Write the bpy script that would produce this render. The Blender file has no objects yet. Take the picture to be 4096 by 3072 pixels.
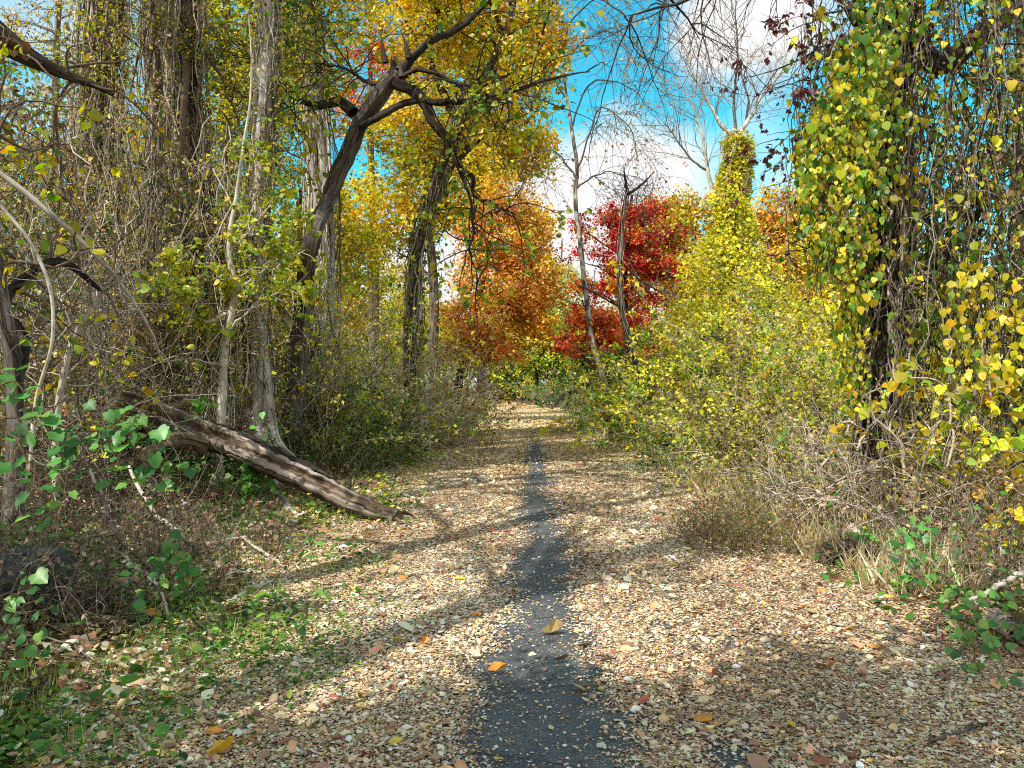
import bpy, math, random
import numpy as np
from mathutils import Vector

# ------------------------------------------------------------------ basics
sc = bpy.context.scene
COL = sc.collection
F = 797.0          # focal length in pixels of a 1024 wide frame
HY = 390.0         # horizon row
CZ = 1.6
R0 = np.random.default_rng(11)
UP = np.array([0., 0., 1.])
AZ = math.radians(50); EL = math.radians(48)           # sunlight travels toward (cos AZ, sin AZ), from EL above the horizon
SUNV = np.array([-math.cos(AZ) * math.cos(EL), -math.sin(AZ) * math.cos(EL), math.sin(EL)])

def gz(x, y):
    """terrain height"""
    x = np.asarray(x, float); y = np.asarray(y, float)
    def ss(a, b, v):
        t = np.clip((v - a) / (b - a), 0, 1); return t * t * (3 - 2 * t)
    l = ss(2.6, 9.0, -x) * 1.15 * (0.75 + 0.25 * np.sin(y * .21 + 1)) * ss(2.0, 9.0, y + 3.0)
    l = l + ss(9, 30, -x) * 1.2
    r = -ss(3.6, 9.0, x) * .45 + ss(12, 40, x) * .8
    off = ss(2.0, 3.4, np.abs(x - .4))
    n = (np.sin(x * 1.7 + y * .6) * np.sin(y * 1.3 - x * .4) * .06 + np.sin(x * 4.1 + 2) * np.sin(y * 3.7) * .025) * off
    crown_ = -.015 * (x - .4) ** 2 * (1 - off) * .3
    far = ss(70, 130, y) * 1.0
    return l + r + n + crown_ + far

def P(px, py, d):
    return np.array([(px - 512) / F * d, d, CZ + (HY - py) / F * d])

def G(px, d):
    x = (px - 512) / F * d
    return np.array([x, d, float(gz(x, d))])

def nrm(v):
    return v / np.maximum(np.linalg.norm(v, axis=-1, keepdims=True), 1e-9)

def rdir(rng, n):
    return nrm(rng.normal(size=(n, 3)))

# ------------------------------------------------------------------ materials
def new_mat(name):
    m = bpy.data.materials.new(name); m.use_nodes = True
    nt = m.node_tree; nt.nodes.clear()
    out = nt.nodes.new('ShaderNodeOutputMaterial')
    return m, nt, out

def lk(nt, a, ao, b, bi):
    nt.links.new(a.outputs[ao], b.inputs[bi])

def ramp(nt, stops):
    n = nt.nodes.new('ShaderNodeValToRGB')
    e = n.color_ramp.elements
    e[0].position = stops[0][0]; e[0].color = (*stops[0][1], 1)
    e[1].position = stops[-1][0]; e[1].color = (*stops[-1][1], 1)
    for p, c in stops[1:-1]:
        k = e.new(p); k.color = (*c, 1)
    return n

def leaf_material(name, trans=.42, gloss=.06):
    m, nt, out = new_mat(name)
    a = nt.nodes.new('ShaderNodeAttribute'); a.attribute_name = 'Col'
    d = nt.nodes.new('ShaderNodeBsdfDiffuse'); t = nt.nodes.new('ShaderNodeBsdfTranslucent')
    g = nt.nodes.new('ShaderNodeBsdfGlossy'); g.inputs['Roughness'].default_value = .42
    g.inputs['Color'].default_value = (1, 1, 1, 1)
    h = nt.nodes.new('ShaderNodeHueSaturation'); h.inputs['Saturation'].default_value = 1.12; h.inputs['Value'].default_value = 1.15
    m1 = nt.nodes.new('ShaderNodeMixShader'); m1.inputs[0].default_value = trans
    m2 = nt.nodes.new('ShaderNodeMixShader'); m2.inputs[0].default_value = gloss
    lk(nt, a, 'Color', d, 'Color'); lk(nt, a, 'Color', h, 'Color'); lk(nt, h, 'Color', t, 'Color')
    nt.links.new(d.outputs[0], m1.inputs[1]); nt.links.new(t.outputs[0], m1.inputs[2])
    nt.links.new(m1.outputs[0], m2.inputs[1]); nt.links.new(g.outputs[0], m2.inputs[2])
    nt.links.new(m2.outputs[0], out.inputs[0])
    return m

def twig_material(name):
    m, nt, out = new_mat(name)
    a = nt.nodes.new('ShaderNodeAttribute'); a.attribute_name = 'Col'
    b = nt.nodes.new('ShaderNodeAttribute'); b.attribute_name = 'bk'
    n = nt.nodes.new('ShaderNodeTexNoise'); n.inputs['Scale'].default_value = 40; n.inputs['Detail'].default_value = 4
    lk(nt, b, 'Vector', n, 'Vector')
    mp = nt.nodes.new('ShaderNodeMapRange'); mp.inputs[1].default_value = .3; mp.inputs[2].default_value = .7
    mp.inputs[3].default_value = .55; mp.inputs[4].default_value = 1.25
    lk(nt, n, 'Fac', mp, 0)
    v = nt.nodes.new('ShaderNodeVectorMath'); v.operation = 'SCALE'
    lk(nt, a, 'Color', v, 0); lk(nt, mp, 0, v, 'Scale')
    d = nt.nodes.new('ShaderNodeBsdfDiffuse'); lk(nt, v, 0, d, 'Color')
    nt.links.new(d.outputs[0], out.inputs[0])
    return m

def bark_material(name, stops, sc_=(16, 16, 1.6), patch=((.8, .8, .8), (1.1, 1.1, 1.1)), bump=.9, dist=.04):
    m, nt, out = new_mat(name)
    b = nt.nodes.new('ShaderNodeAttribute'); b.attribute_name = 'bk'
    mp = nt.nodes.new('ShaderNodeMapping'); mp.inputs['Scale'].default_value = sc_
    lk(nt, b, 'Vector', mp, 'Vector')
    n = nt.nodes.new('ShaderNodeTexNoise'); n.inputs['Scale'].default_value = 1; n.inputs['Detail'].default_value = 9
    n.inputs['Roughness'].default_value = .62; n.inputs['Distortion'].default_value = .6
    lk(nt, mp, 'Vector', n, 'Vector')
    r = ramp(nt, stops); lk(nt, n, 'Fac', r, 'Fac')
    n2 = nt.nodes.new('ShaderNodeTexNoise'); n2.inputs['Scale'].default_value = 2.3; n2.inputs['Detail'].default_value = 5
    lk(nt, b, 'Vector', n2, 'Vector')
    r2 = ramp(nt, [(.35, patch[0]), (.65, patch[1])]); lk(nt, n2, 'Fac', r2, 'Fac')
    mu = nt.nodes.new('ShaderNodeMix'); mu.data_type = 'RGBA'; mu.blend_type = 'MULTIPLY'; mu.inputs[0].default_value = 1
    nt.links.new(r.outputs[0], mu.inputs[6]); nt.links.new(r2.outputs[0], mu.inputs[7])
    p = nt.nodes.new('ShaderNodeBsdfPrincipled'); p.inputs['Roughness'].default_value = .92
    p.inputs['Specular IOR Level'].default_value = .15
    nt.links.new(mu.outputs[2], p.inputs['Base Color'])
    bp = nt.nodes.new('ShaderNodeBump'); bp.inputs['Strength'].default_value = bump; bp.inputs['Distance'].default_value = dist
    lk(nt, n, 'Fac', bp, 'Height'); lk(nt, bp, 'Normal', p, 'Normal')
    nt.links.new(p.outputs[0], out.inputs[0])
    return m

M_LEAF = leaf_material('leaf', .4, .03)
M_LEAFW = leaf_material('waxy_leaf', .3, .04)
M_DRY = leaf_material('dry_leaf', .12, .03)
M_TWIG = twig_material('twig')
M_PALE = bark_material('pale_shaggy_bark', [(.32, (.05, .04, .03)), (.41, (.3, .26, .22)), (.5, (.62, .58, .53)), (.7, (.84, .81, .78))], (15, 15, 1.1), ((.6, .57, .52), (1.05, 1.03, 1.0)))
M_GREY = bark_material('grey_bark', [(.32, (.02, .017, .015)), (.46, (.11, .09, .075)), (.6, (.25, .22, .19)), (.75, (.38, .35, .31))], (16, 16, 1.5))
M_DARK = bark_material('dark_bark', [(.3, (.008, .007, .006)), (.48, (.045, .036, .028)), (.62, (.11, .09, .07)), (.8, (.2, .17, .14))], (18, 18, 1.8))
M_SMOOTH = bark_material('smooth_pale_bark', [(.3, (.2, .17, .12)), (.46, (.62, .58, .5)), (.66, (.8, .76, .68))], (6, 6, 4), ((.7, .65, .56), (1.05, 1.03, 1)), .3, .01)
M_PATCH = bark_material('patchy_bark', [(.36, (.05, .04, .03)), (.48, (.16, .13, .1)), (.55, (.42, .39, .34)), (.7, (.6, .57, .52))], (6, 6, 2.5))
M_LOG = bark_material('weathered_wood', [(.3, (.018, .014, .01)), (.42, (.09, .075, .062)), (.5, (.2, .18, .16)), (.6, (.36, .34, .32)), (.76, (.54, .53, .52))], (15, 15, .8), ((.45, .41, .37), (1.15, 1.13, 1.12)), 1.0, .05)
nt = M_LOG.node_tree   # the log's bands of bare wood and bark, and its darker underside, come from its own vertex tint
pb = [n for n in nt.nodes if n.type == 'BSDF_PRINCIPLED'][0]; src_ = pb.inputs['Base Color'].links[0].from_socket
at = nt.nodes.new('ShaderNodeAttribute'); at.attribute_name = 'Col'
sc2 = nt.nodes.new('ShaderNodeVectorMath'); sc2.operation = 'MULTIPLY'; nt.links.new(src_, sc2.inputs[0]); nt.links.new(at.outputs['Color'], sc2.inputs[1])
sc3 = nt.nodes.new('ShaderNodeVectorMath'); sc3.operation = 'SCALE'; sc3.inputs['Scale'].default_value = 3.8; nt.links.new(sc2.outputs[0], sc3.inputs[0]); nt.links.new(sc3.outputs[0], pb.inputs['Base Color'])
M_ROT = bark_material('rotten_wood', [(.3, (.008, .007, .006)), (.5, (.03, .025, .02)), (.7, (.1, .085, .07))], (9, 9, 5), bump=1, dist=.06)

# ------------------------------------------------------------------ mesh building
class MB:
    def __init__(self):
        self.v = []; self.f4 = []; self.f3 = []; self.c = []; self.b = []; self.m4 = []; self.m3 = []; self.n = 0
    def add(self, v, quads=None, tris=None, col=None, bk=None, mat=0):
        v = np.asarray(v, np.float32).reshape(-1, 3); k = len(v)
        self.v.append(v)
        if col is None: col = np.full((k, 3), .5)
        col = np.broadcast_to(np.asarray(col, np.float32), (k, 3))
        self.c.append(col)
        self.b.append(np.asarray(bk, np.float32).reshape(-1, 3) if bk is not None else v)
        if quads is not None and len(quads):
            q = np.asarray(quads, np.int32) + self.n; self.f4.append(q); self.m4.append(np.full(len(q), mat, np.int32))
        if tris is not None and len(tris):
            t = np.asarray(tris, np.int32) + self.n; self.f3.append(t); self.m3.append(np.full(len(t), mat, np.int32))
        self.n += k
    def build(self, name, mats, loc=(0, 0, 0), parent=None, smooth=True):
        me = bpy.data.meshes.new(name)
        v = np.concatenate(self.v) - np.asarray(loc, np.float32)
        q = np.concatenate(self.f4) if self.f4 else np.zeros((0, 4), np.int32)
        t = np.concatenate(self.f3) if self.f3 else np.zeros((0, 3), np.int32)
        me.vertices.add(len(v)); me.vertices.foreach_set('co', v.ravel())
        nl = q.size + t.size
        me.loops.add(nl); me.loops.foreach_set('vertex_index', np.concatenate([q.ravel(), t.ravel()]).astype(np.int32))
        me.polygons.add(len(q) + len(t))
        ls = np.concatenate([np.arange(len(q)) * 4, q.size + np.arange(len(t)) * 3]).astype(np.int32)
        me.polygons.foreach_set('loop_start', ls)
        mi = np.concatenate((self.m4 or [np.zeros(0, np.int32)]) + (self.m3 or [np.zeros(0, np.int32)]))
        me.polygons.foreach_set('material_index', mi.astype(np.int32))
        me.polygons.foreach_set('use_smooth', np.full(len(q) + len(t), smooth))
        ca = me.color_attributes.new('Col', 'FLOAT_COLOR', 'POINT')
        c = np.concatenate(self.c); c = np.concatenate([np.clip(c, 0, 1), np.ones((len(c), 1), np.float32)], 1)
        ca.data.foreach_set('color', c.astype(np.float32).ravel())
        ba = me.attributes.new('bk', 'FLOAT_VECTOR', 'POINT')
        ba.data.foreach_set('vector', np.concatenate(self.b).astype(np.float32).ravel())
        for m in (mats if isinstance(mats, (list, tuple)) else [mats]): me.materials.append(m)
        me.update(); me.validate()
        o = bpy.data.objects.new(name, me); COL.objects.link(o)
        o.location = tuple(float(a) for a in loc)
        if parent is not None:
            o.parent = parent; o.location = (0, 0, 0)
        return o

def tag(o, label=None, cat=None, group=None, kind=None):
    if label: o['label'] = label
    if cat: o['category'] = cat
    if group: o['group'] = group
    if kind: o['kind'] = kind
    return o

class Thing:
    def __init__(self, name, label, cat, loc, group=None):
        self.o = bpy.data.objects.new(name, None); COL.objects.link(self.o)
        self.loc = np.asarray(loc, float); self.o.location = tuple(float(a) for a in loc)
        self.o.empty_display_size = .2
        tag(self.o, label, cat, group)
    def part(self, name, mb, mats, label=None, smooth=True, parent=None):
        o = mb.build(name, mats, self.loc, parent or self.o, smooth)
        if label: o['label'] = label
        return o

def solo(name, mb, mats, label, cat, loc, group=None, smooth=True):
    o = mb.build(name, mats, loc, None, smooth)
    return tag(o, label, cat, group)

def curve(pts, rad=None, n=24):
    """Catmull-Rom through points; returns (1,n,3), (1,n)"""
    p = np.asarray(pts, float); k = len(p)
    d = np.r_[0, np.cumsum(np.linalg.norm(np.diff(p, axis=0), axis=1))]
    tan = np.gradient(p, d, axis=0) if k > 2 else np.repeat(((p[1] - p[0]) / d[1])[None], 2, 0)
    s = np.linspace(0, d[-1], n); i = np.clip(np.searchsorted(d, s, 'right') - 1, 0, k - 2)
    h = (d[i + 1] - d[i])[:, None]; t = ((s - d[i])[:, None]) / h
    q = (2*t**3-3*t**2+1)*p[i] + (t**3-2*t**2+t)*h*tan[i] + (-2*t**3+3*t**2)*p[i+1] + (t**3-t**2)*h*tan[i+1]
    if rad is not None and len(rad) != k: rad = np.interp(np.linspace(0, 1, k), np.linspace(0, 1, len(rad)), rad)
    r = np.interp(s, d, rad) if rad is not None else np.full(n, .01)
    return q[None], r[None]

def tubes(mb, pts, rad, k=5, col=(.3, .25, .2), mat=0, rough=0., rng=None, cap=False, jit=.15, gnarl=0., prof=None, tint=None):
    """pts (M,N,3), rad (M,N)"""
    pts = np.asarray(pts, float); rad = np.asarray(rad, float)
    M, N, _ = pts.shape
    if M == 0: return
    rng = rng or R0
    tan = nrm(np.gradient(pts, axis=1))
    mean = nrm(pts[:, -1] - pts[:, 0] + 1e-6)
    ref = np.where(np.abs(mean[:, 2:3]) > .8, np.array([[1., .13, 0]]), np.array([[.1, .17, 1.]]))[:, None, :]
    a = nrm(np.cross(tan, np.broadcast_to(ref, tan.shape))); b = np.cross(tan, a)
    th = np.linspace(0, 2 * np.pi, k, endpoint=False)
    seg = np.linalg.norm(np.diff(pts, axis=1), axis=2); L = np.concatenate([np.zeros((M, 1)), np.cumsum(seg, 1)], 1)
    rr = np.repeat(rad[:, :, None], k, 2)
    if rough:
        z = L[:, :, None]; tt = th[None, None]
        e = np.zeros((M, N, k))
        for fq in (2, 3, 5, 7, 9, 12):
            ph = rng.uniform(0, 6.28, (M, 1, 1)); w = rng.uniform(.3, 1.6, (M, 1, 1))
            e += np.sin(fq * tt + ph + 1.2 * np.sin(z * w + ph * 2)) / (1 + .25 * fq) * rng.uniform(.5, 1, (M, 1, 1))
        rr = rr * (1 + rough * e)
    if prof is not None: rr = rr * prof(th)[None, None]
    if gnarl:
        rr = rr * (1 + gnarl * rng.normal(size=rr.shape))
    cs, sn = np.cos(th), np.sin(th)
    v = pts[:, :, None, :] + rr[..., None] * (cs[None, None, :, None] * a[:, :, None, :] + sn[None, None, :, None] * b[:, :, None, :])
    off = rng.uniform(-20, 20, (M, 1, 1))
    bk = np.stack([rr * cs + off, rr * sn - off * .7, np.repeat(L[:, :, None], k, 2) + off], -1)
    base = (np.arange(M) * N * k)[:, None, None]; j = np.arange(N - 1)[None, :, None]; q = np.arange(k)[None, None]
    i0 = base + j * k + q; i1 = base + j * k + (q + 1) % k
    quads = np.stack([i0, i1, i1 + k, i0 + k], -1).reshape(-1, 4)
    col = np.asarray(col, float)
    if col.ndim == 1: col = col[None] * (1 + jit * rng.normal(size=(M, 1)))
    cc = np.broadcast_to(col[:, None, None, :], (M, N, k, 3))
    if tint is not None: cc = np.broadcast_to(tint(th)[None, None], (M, N, k, 3))
    mb.add(v.reshape(-1, 3), quads, None, cc.reshape(-1, 3), bk.reshape(-1, 3), mat)
    if cap:
        for m in range(M):
            for e in (0, N - 1):
                c = pts[m, e]; ring = v[m, e]
                vv = np.vstack([ring, c[None] + tan[m, e] * (.15 if e else -.15) * rad[m, e]])
                tr = [(i, (i + 1) % k, k) for i in range(k)]
                mb.add(vv, None, tr, col[min(m, len(col) - 1)], vv * 3, mat)

# leaf templates: verts (x across, y along, z normal), tris
def tpl_oval():
    v = [(0, 0, 0), (-.34, .42, .09), (.34, .42, .09), (0, 1, -.06)]
    return np.array(v), np.array([(0, 2, 3), (0, 3, 1)])
def tpl_heart():
    half = [(.16, -.06, .03), (.36, .04, .06), (.47, .26, .08), (.43, .52, .07), (.27, .78, .02)]
    mid = [(0, 0, 0), (0, .45, 0), (0, 1.06, -.14)]
    v = mid + half + [(-x, y, z) for x, y, z in half]
    t = []
    for o, f in ((3, 1), (8, -1)):
        ring = [0, o, o + 1, o + 2, o + 3, o + 4, 2]
        for a, b in zip(ring[:-1], ring[1:]): t.append((1, a, b) if f > 0 else (1, b, a))
    return np.array(v), np.array(t)
def tpl_lobed():
    a = [(.0, .02), (.2, -.1), (.38, -.06), (.5, .1), (.45, .24), (.58, .4), (.52, .54), (.38, .62), (.32, .78), (.16, .92), (0, 1.06)]
    rim = a + [(-x, y) for x, y in a[-2:0:-1]]
    v = [(0, .34, 0)] + [(x, y, .12 * abs(x) - .1 * max(0, y - .6)) for x, y in rim]
    n = len(rim)
    return np.array(v), np.array([(0, 1 + i, 1 + (i + 1) % n) for i in range(n)])
def tpl_curl():
    v = [(0, 0, .05), (-.33, .4, .22), (0, .45, 0), (.33, .4, .16), (-.2, .8, .2), (0, .82, .06), (.22, .78, .3), (0, 1.05, .22)]
    return np.array(v), np.array([(0, 2, 1), (0, 3, 2), (1, 2, 4), (2, 5, 4), (2, 3, 6), (2, 6, 5), (4, 5, 7), (5, 6, 7)])
def tpl_blade():
    v = [(-.03, 0, 0), (.03, 0, 0), (.022, .5, .04), (-.022, .5, .04), (0, 1, .2)]
    return np.array(v), np.array([(0, 1, 2), (0, 2, 3), (3, 2, 4)])
OVAL, HEART, LOBED, CURL, BLADE = tpl_oval(), tpl_heart(), tpl_lobed(), tpl_curl(), tpl_blade()

def leaves(mb, pos, size, col, axis, normal, tpl=OVAL, mat=0, wvar=.2, rng=None, zs=(.3, 1.8)):
    rng = rng or R0
    pos = np.asarray(pos); n = len(pos)
    if n == 0: return
    T, tri = tpl; k = len(T)
    y = nrm(axis); x = nrm(np.cross(y, normal)); z = np.cross(x, y)
    s = np.broadcast_to(np.asarray(size, float), (n,))[:, None, None]
    w = (1 + wvar * rng.normal(size=(n, 1, 1)))
    v = pos[:, None, :] + s * (T[None, :, 0:1] * w * x[:, None] + T[None, :, 1:2] * y[:, None] + T[None, :, 2:3] * rng.uniform(*zs, (n, 1, 1)) * z[:, None])
    t = (np.arange(n)[:, None, None] * k + tri[None]).reshape(-1, 3)
    mb.add(v.reshape(-1, 3), None, t, np.repeat(np.asarray(col), k, 0), None, mat)

def pal(rng, spec, n, jit=.16):
    """spec: [(rgb, weight)]"""
    w = np.array([s[1] for s in spec], float); c = np.array([s[0] for s in spec], float)
    i = rng.choice(len(spec), n, p=w / w.sum())
    return np.clip(1.22 * c[i] * (1 + jit * rng.normal(size=(n, 1))) * (1 + .07 * rng.normal(size=(n, 3))), .003, .93)

YEL = [((.74, .57, .02), 5), ((.62, .55, .03), 3), ((.4, .42, .03), 1.6), ((.76, .43, .02), 1.4), ((.34, .22, .05), .5)]
YGR = [((.46, .5, .03), 4), ((.64, .57, .04), 3.5), ((.2, .32, .02), 2.2), ((.1, .2, .02), 1), ((.7, .5, .04), 1)]
GRN = [((.07, .19, .03), 4), ((.12, .27, .04), 3), ((.2, .32, .04), 1.5), ((.04, .1, .02), 2)]
LIME = [((.24, .38, .03), 4), ((.42, .44, .04), 3), ((.1, .23, .02), 3), ((.64, .52, .03), 3), ((.05, .13, .02), 1.6)]
ORG = [((.92, .36, .06), 5), ((.88, .25, .04), 3), ((.92, .47, .08), 3), ((.7, .18, .03), .8), ((.92, .6, .14), 1.6)]
AMB = [((.74, .42, .02), 4), ((.78, .32, .02), 3), ((.62, .46, .03), 3), ((.4, .34, .03), 1)]
RED = [((.68, .03, .05), 5), ((.5, .02, .04), 3), ((.84, .08, .05), 3), ((.34, .012, .02), 1.2), ((.82, .2, .05), .8)]
GOLD = [((.68, .4, .03), 4), ((.7, .29, .04), 3), ((.6, .45, .04), 3), ((.34, .3, .04), 1.5)]
BRN = [((.3, .18, .08), 3), ((.2, .11, .05), 3), ((.42, .28, .14), 2), ((.12, .06, .03), 1)]
PURP = [((.1, .03, .04), 3), ((.16, .04, .04), 2), ((.2, .09, .04), 1)]
LITTER = [((.8, .62, .4), 5), ((.65, .45, .26), 4.8), ((.9, .77, .56), 3.2), ((.42, .26, .15), 4.), ((.62, .33, .15), 1.0), ((.7, .48, .1), .4), ((.26, .14, .1), 1.4), ((.4, .12, .1), .4)]
TANV = np.array([.62, .52, .42]); GREYV = np.array([.36, .31, .27]); DKV = np.array([.09, .07, .055]); BRV = np.array([.22, .16, .11])

def walk(rng, start, d0, L, n, wob=.25, grav=0., up=None):
    """random-walk polylines: start (M,3), d0 (M,3), L (M,)"""
    M = len(start); st = (np.broadcast_to(np.asarray(L, float), (M,)) / (n - 1))[:, None]
    p = np.zeros((M, n, 3)); p[:, 0] = start; d = nrm(d0)
    cur = rng.normal(size=(M, 3)) * wob * .5
    for i in range(1, n):
        d = nrm(d + rng.normal(size=(M, 3)) * wob + cur * .4 + np.array([0, 0, grav]))
        p[:, i] = p[:, i - 1] + d * st
    return p

def along(P_, rng, n, t0=0., t1=1., w=None):
    """random points on polylines -> pos, tangent, idx, t"""
    M, N, _ = P_.shape
    i = rng.integers(0, M, n) if w is None else rng.choice(M, n, p=w / w.sum())
    t = rng.uniform(t0, t1, n) * (N - 1.001); j = np.minimum(t.astype(int), N - 2); f = (t - j)[:, None]
    a, b = P_[i, j], P_[i, j + 1]
    return a * (1 - f) + b * f, nrm(b - a), i, t / (N - 1)

def taper(r0, r1, M, n, rng=None):
    t = np.linspace(0, 1, n)[None]
    r0 = np.broadcast_to(np.asarray(r0, float), (M,))[:, None]; r1 = np.broadcast_to(np.asarray(r1, float), (M,))[:, None]
    return r0 * (1 - t) + r1 * t

def branchlets(rng, P_, n, L, t0=.2, t1=1., ang=.9, up=.1, npt=6, wob=.2, grav=0.):
    p, tg, i, t = along(P_, rng, n, t0, t1)
    d = nrm(tg * (1 - .4 * ang) + rdir(rng, n) * ang + UP * up)
    LL = rng.uniform(L * .5, L * 1.2, n)
    return walk(rng, p, d, LL, npt, wob, grav)

def leaf_cloud(mb, rng, pos, lsize, palette, hang=.35, tpl=OVAL, mat=1, cj=None, out=None, svar=.25, cid=None):
    n = len(pos)
    ax = rdir(rng, n) * np.array([1, 1, .7]) - UP * hang
    nm = rdir(rng, n) * .9 + UP * .35 + SUNV * .75 + (out if out is not None else 0) * .7
    c = pal(rng, palette, n)
    if cid is not None:
        cb = pal(rng, palette, int(cid.max()) + 1, .1)[cid]
        c = np.where(rng.uniform(0, 1, (n, 1)) < .6, cb * (1 + .12 * rng.normal(size=(n, 1))), c)
    if cj is not None: c = np.clip(c * cj, .003, .95)
    leaves(mb, pos, lsize * np.clip(1 + svar * rng.normal(size=n), .45, 1.8), c, ax, nm, tpl, mat, rng=rng)

def crown(mb, rng, trunk, blobs, ncl, nleaf, csize, lsize, palette, twig=BRV, nl=9, tmin=.4, shell=.55, flat=.55, hang=.35, tpl=OVAL,
          limb_r=.045, twig_r=.006, ntw=5, lmat=1, tmat=0, cvar=.22, out=.5):
    tp = trunk[0]
    b = np.array([[*c, *r] for c, r in blobs], float)
    vol = b[:, 3] * b[:, 4] * b[:, 5]
    def samp(n, lo):
        i = rng.choice(len(b), n, p=vol ** .8 / (vol ** .8).sum())
        u = rdir(rng, n); r = rng.uniform(lo ** 3, 1, (n, 1)) ** (1 / 3)
        return b[i, :3] + u * r * b[i, 3:6], u
    tips, _ = samp(nl, .5)
    N = len(tp); z = tp[:, 2]
    lim = []
    for c in tips:
        h = np.linalg.norm(c[:2] - tp[np.argmin(np.abs(z - c[2])), :2])
        zz = c[2] - .55 * h
        j = int(np.clip(np.argmin(np.abs(z - zz)), int(tmin * N), N - 1))
        a = tp[j]; mid = (a + c) / 2 + np.array([0, 0, .12 * h]) + rng.normal(size=3) * .06 * h
        q, _ = curve([a, mid, c], None, 10); q = q[0] + rng.normal(size=(10, 3)) * .012 * h * np.linspace(0, 1, 10)[:, None]
        lim.append(q)
    lim = np.array(lim); ll = np.linalg.norm(lim[:, -1] - lim[:, 0], axis=1)
    tubes(mb, lim, taper(np.clip(limb_r * ll / ll.mean(), .012, .2), .008, nl, 10), 6, twig, tmat, rng=rng, jit=.1)
    cen, u = samp(ncl, shell)
    lp = lim[:, 3:].reshape(-1, 3)
    d2 = ((cen[:, None, :] - lp[None]) ** 2).sum(2); a = lp[d2.argmin(1)]
    h = np.linalg.norm(cen - a, axis=1)[:, None]
    mid = (a + cen) / 2 + UP * .1 * h + rng.normal(size=cen.shape) * .1 * h
    t = np.linspace(0, 1, 7)[None, :, None]
    br = (1 - t) ** 2 * a[:, None] + 2 * t * (1 - t) * mid[:, None] + t * t * cen[:, None]
    br[:, 1:] += rng.normal(size=(ncl, 6, 3)) * .02 * h[:, None]
    tubes(mb, br, taper(twig_r * 2, twig_r, ncl, 7), 4, twig, tmat, rng=rng)
    tw = branchlets(rng, br, ncl * ntw, csize * 1.6, .5, 1., 1., .1, 5, .3)
    tubes(mb, tw, taper(twig_r * .9, twig_r * .35, len(tw), 5), 3, twig, tmat, rng=rng)
    # leaves: partly on the twigs, partly in flattened sprays round the tips
    n = ncl * nleaf; k = int(n * .55)
    p1, _, i1, _ = along(tw, rng, k, .1, 1.); p1 = p1 + rng.normal(size=p1.shape) * csize * .16
    i2 = rng.integers(0, ncl, n - k)
    p2 = cen[i2] + rng.normal(size=(n - k, 3)) * csize * np.array([.75, .75, .75 * flat])
    pos = np.vstack([p1, p2])
    cc = np.clip(1 + cvar * rng.normal(size=(ncl, 1)), .45, 1.5)
    ci = np.r_[((cen[:, None, :] - tw[None, :, 0]) ** 2).sum(2).argmin(0)[i1], i2]
    ctr = b[:, :3].mean(0)
    o = nrm(pos - ctr) * out
    leaf_cloud(mb, rng, pos, lsize, palette, hang, tpl, lmat, cc[ci], o, cid=ci)
    return lim

def vcols(rng, col, n, jit=.2):
    f = rng.choice([.22, .5, 1., 1.35], n, p=[.3, .22, .33, .15])[:, None]
    return np.clip(np.asarray(col)[None] * f * (1 + jit * rng.normal(size=(n, 1))), .01, .9)

def vine_cover(mb, rng, tp, tr, n, off=.08, r=.012, col=TANV, tmat=0, t0=0., t1=1., npt=22, loose=.03, k=4, span=(.25, .8), jit=.28):
    """vine stems clinging along a trunk (tp (1,N,3))"""
    N = tp.shape[1]
    a = rng.uniform(t0, t1, n); sp = rng.uniform(*span, n) * (t1 - t0)
    lo = np.clip(a - sp / 2, t0, t1); hi = np.clip(a + sp / 2, t0, t1)
    t = lo[:, None] + (hi - lo)[:, None] * np.linspace(0, 1, npt)[None]
    ti = t * (N - 1); x = np.arange(N)
    c = np.stack([np.interp(ti, x, tp[0, :, q]) for q in range(3)], -1); rad = np.interp(ti, x, tr[0])
    th = rng.uniform(0, 6.28, (n, 1)) + np.cumsum(rng.normal(size=(n, npt)) * .13, 1) + rng.normal(size=(n, 1)) * np.linspace(0, 1, npt)[None] * .8
    o = rad * .98 + off * rng.uniform(0, 1, (n, 1)) ** 1.6 + np.abs(np.cumsum(rng.normal(size=(n, npt)), 1)) * loose * .25
    p = c + o[..., None] * np.stack([np.cos(th), np.sin(th), np.zeros_like(th)], -1) + rng.normal(size=c.shape) * loose * .3
    rr = r * rng.uniform(.35, 1.4, (n, 1)) * np.ones((1, npt))
    tubes(mb, p, rr, k, vcols(rng, col, n), tmat, rng=rng)
    return p

def hanging(mb, rng, tops, bottoms, r=.008, col=TANV, npt=18, wob=.05, tmat=0, k=3, jit=.3):
    n = len(tops); t = np.linspace(0, 1, npt)[None, :, None]
    p = tops[:, None] * (1 - t) + bottoms[:, None] * t
    w = np.cumsum(rng.normal(size=(n, npt, 3)), 1) * wob * np.array([1, 1, .3])
    w -= w[:, -1:, :] * t * .7
    ph = rng.uniform(0, 6.28, (n, 1)); fq = rng.uniform(3, 9, (n, 1))
    s = np.sin(fq * t[..., 0] + ph) * rng.uniform(0, .12, (n, 1))
    p = p + w; p[..., 0] += s; p[..., 1] += s * rng.uniform(-1, 1, (n, 1))
    tubes(mb, p, r * rng.uniform(.4, 1.5, (n, 1)) * np.ones((1, npt)), k, vcols(rng, col, n), tmat, rng=rng)
    return p

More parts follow.
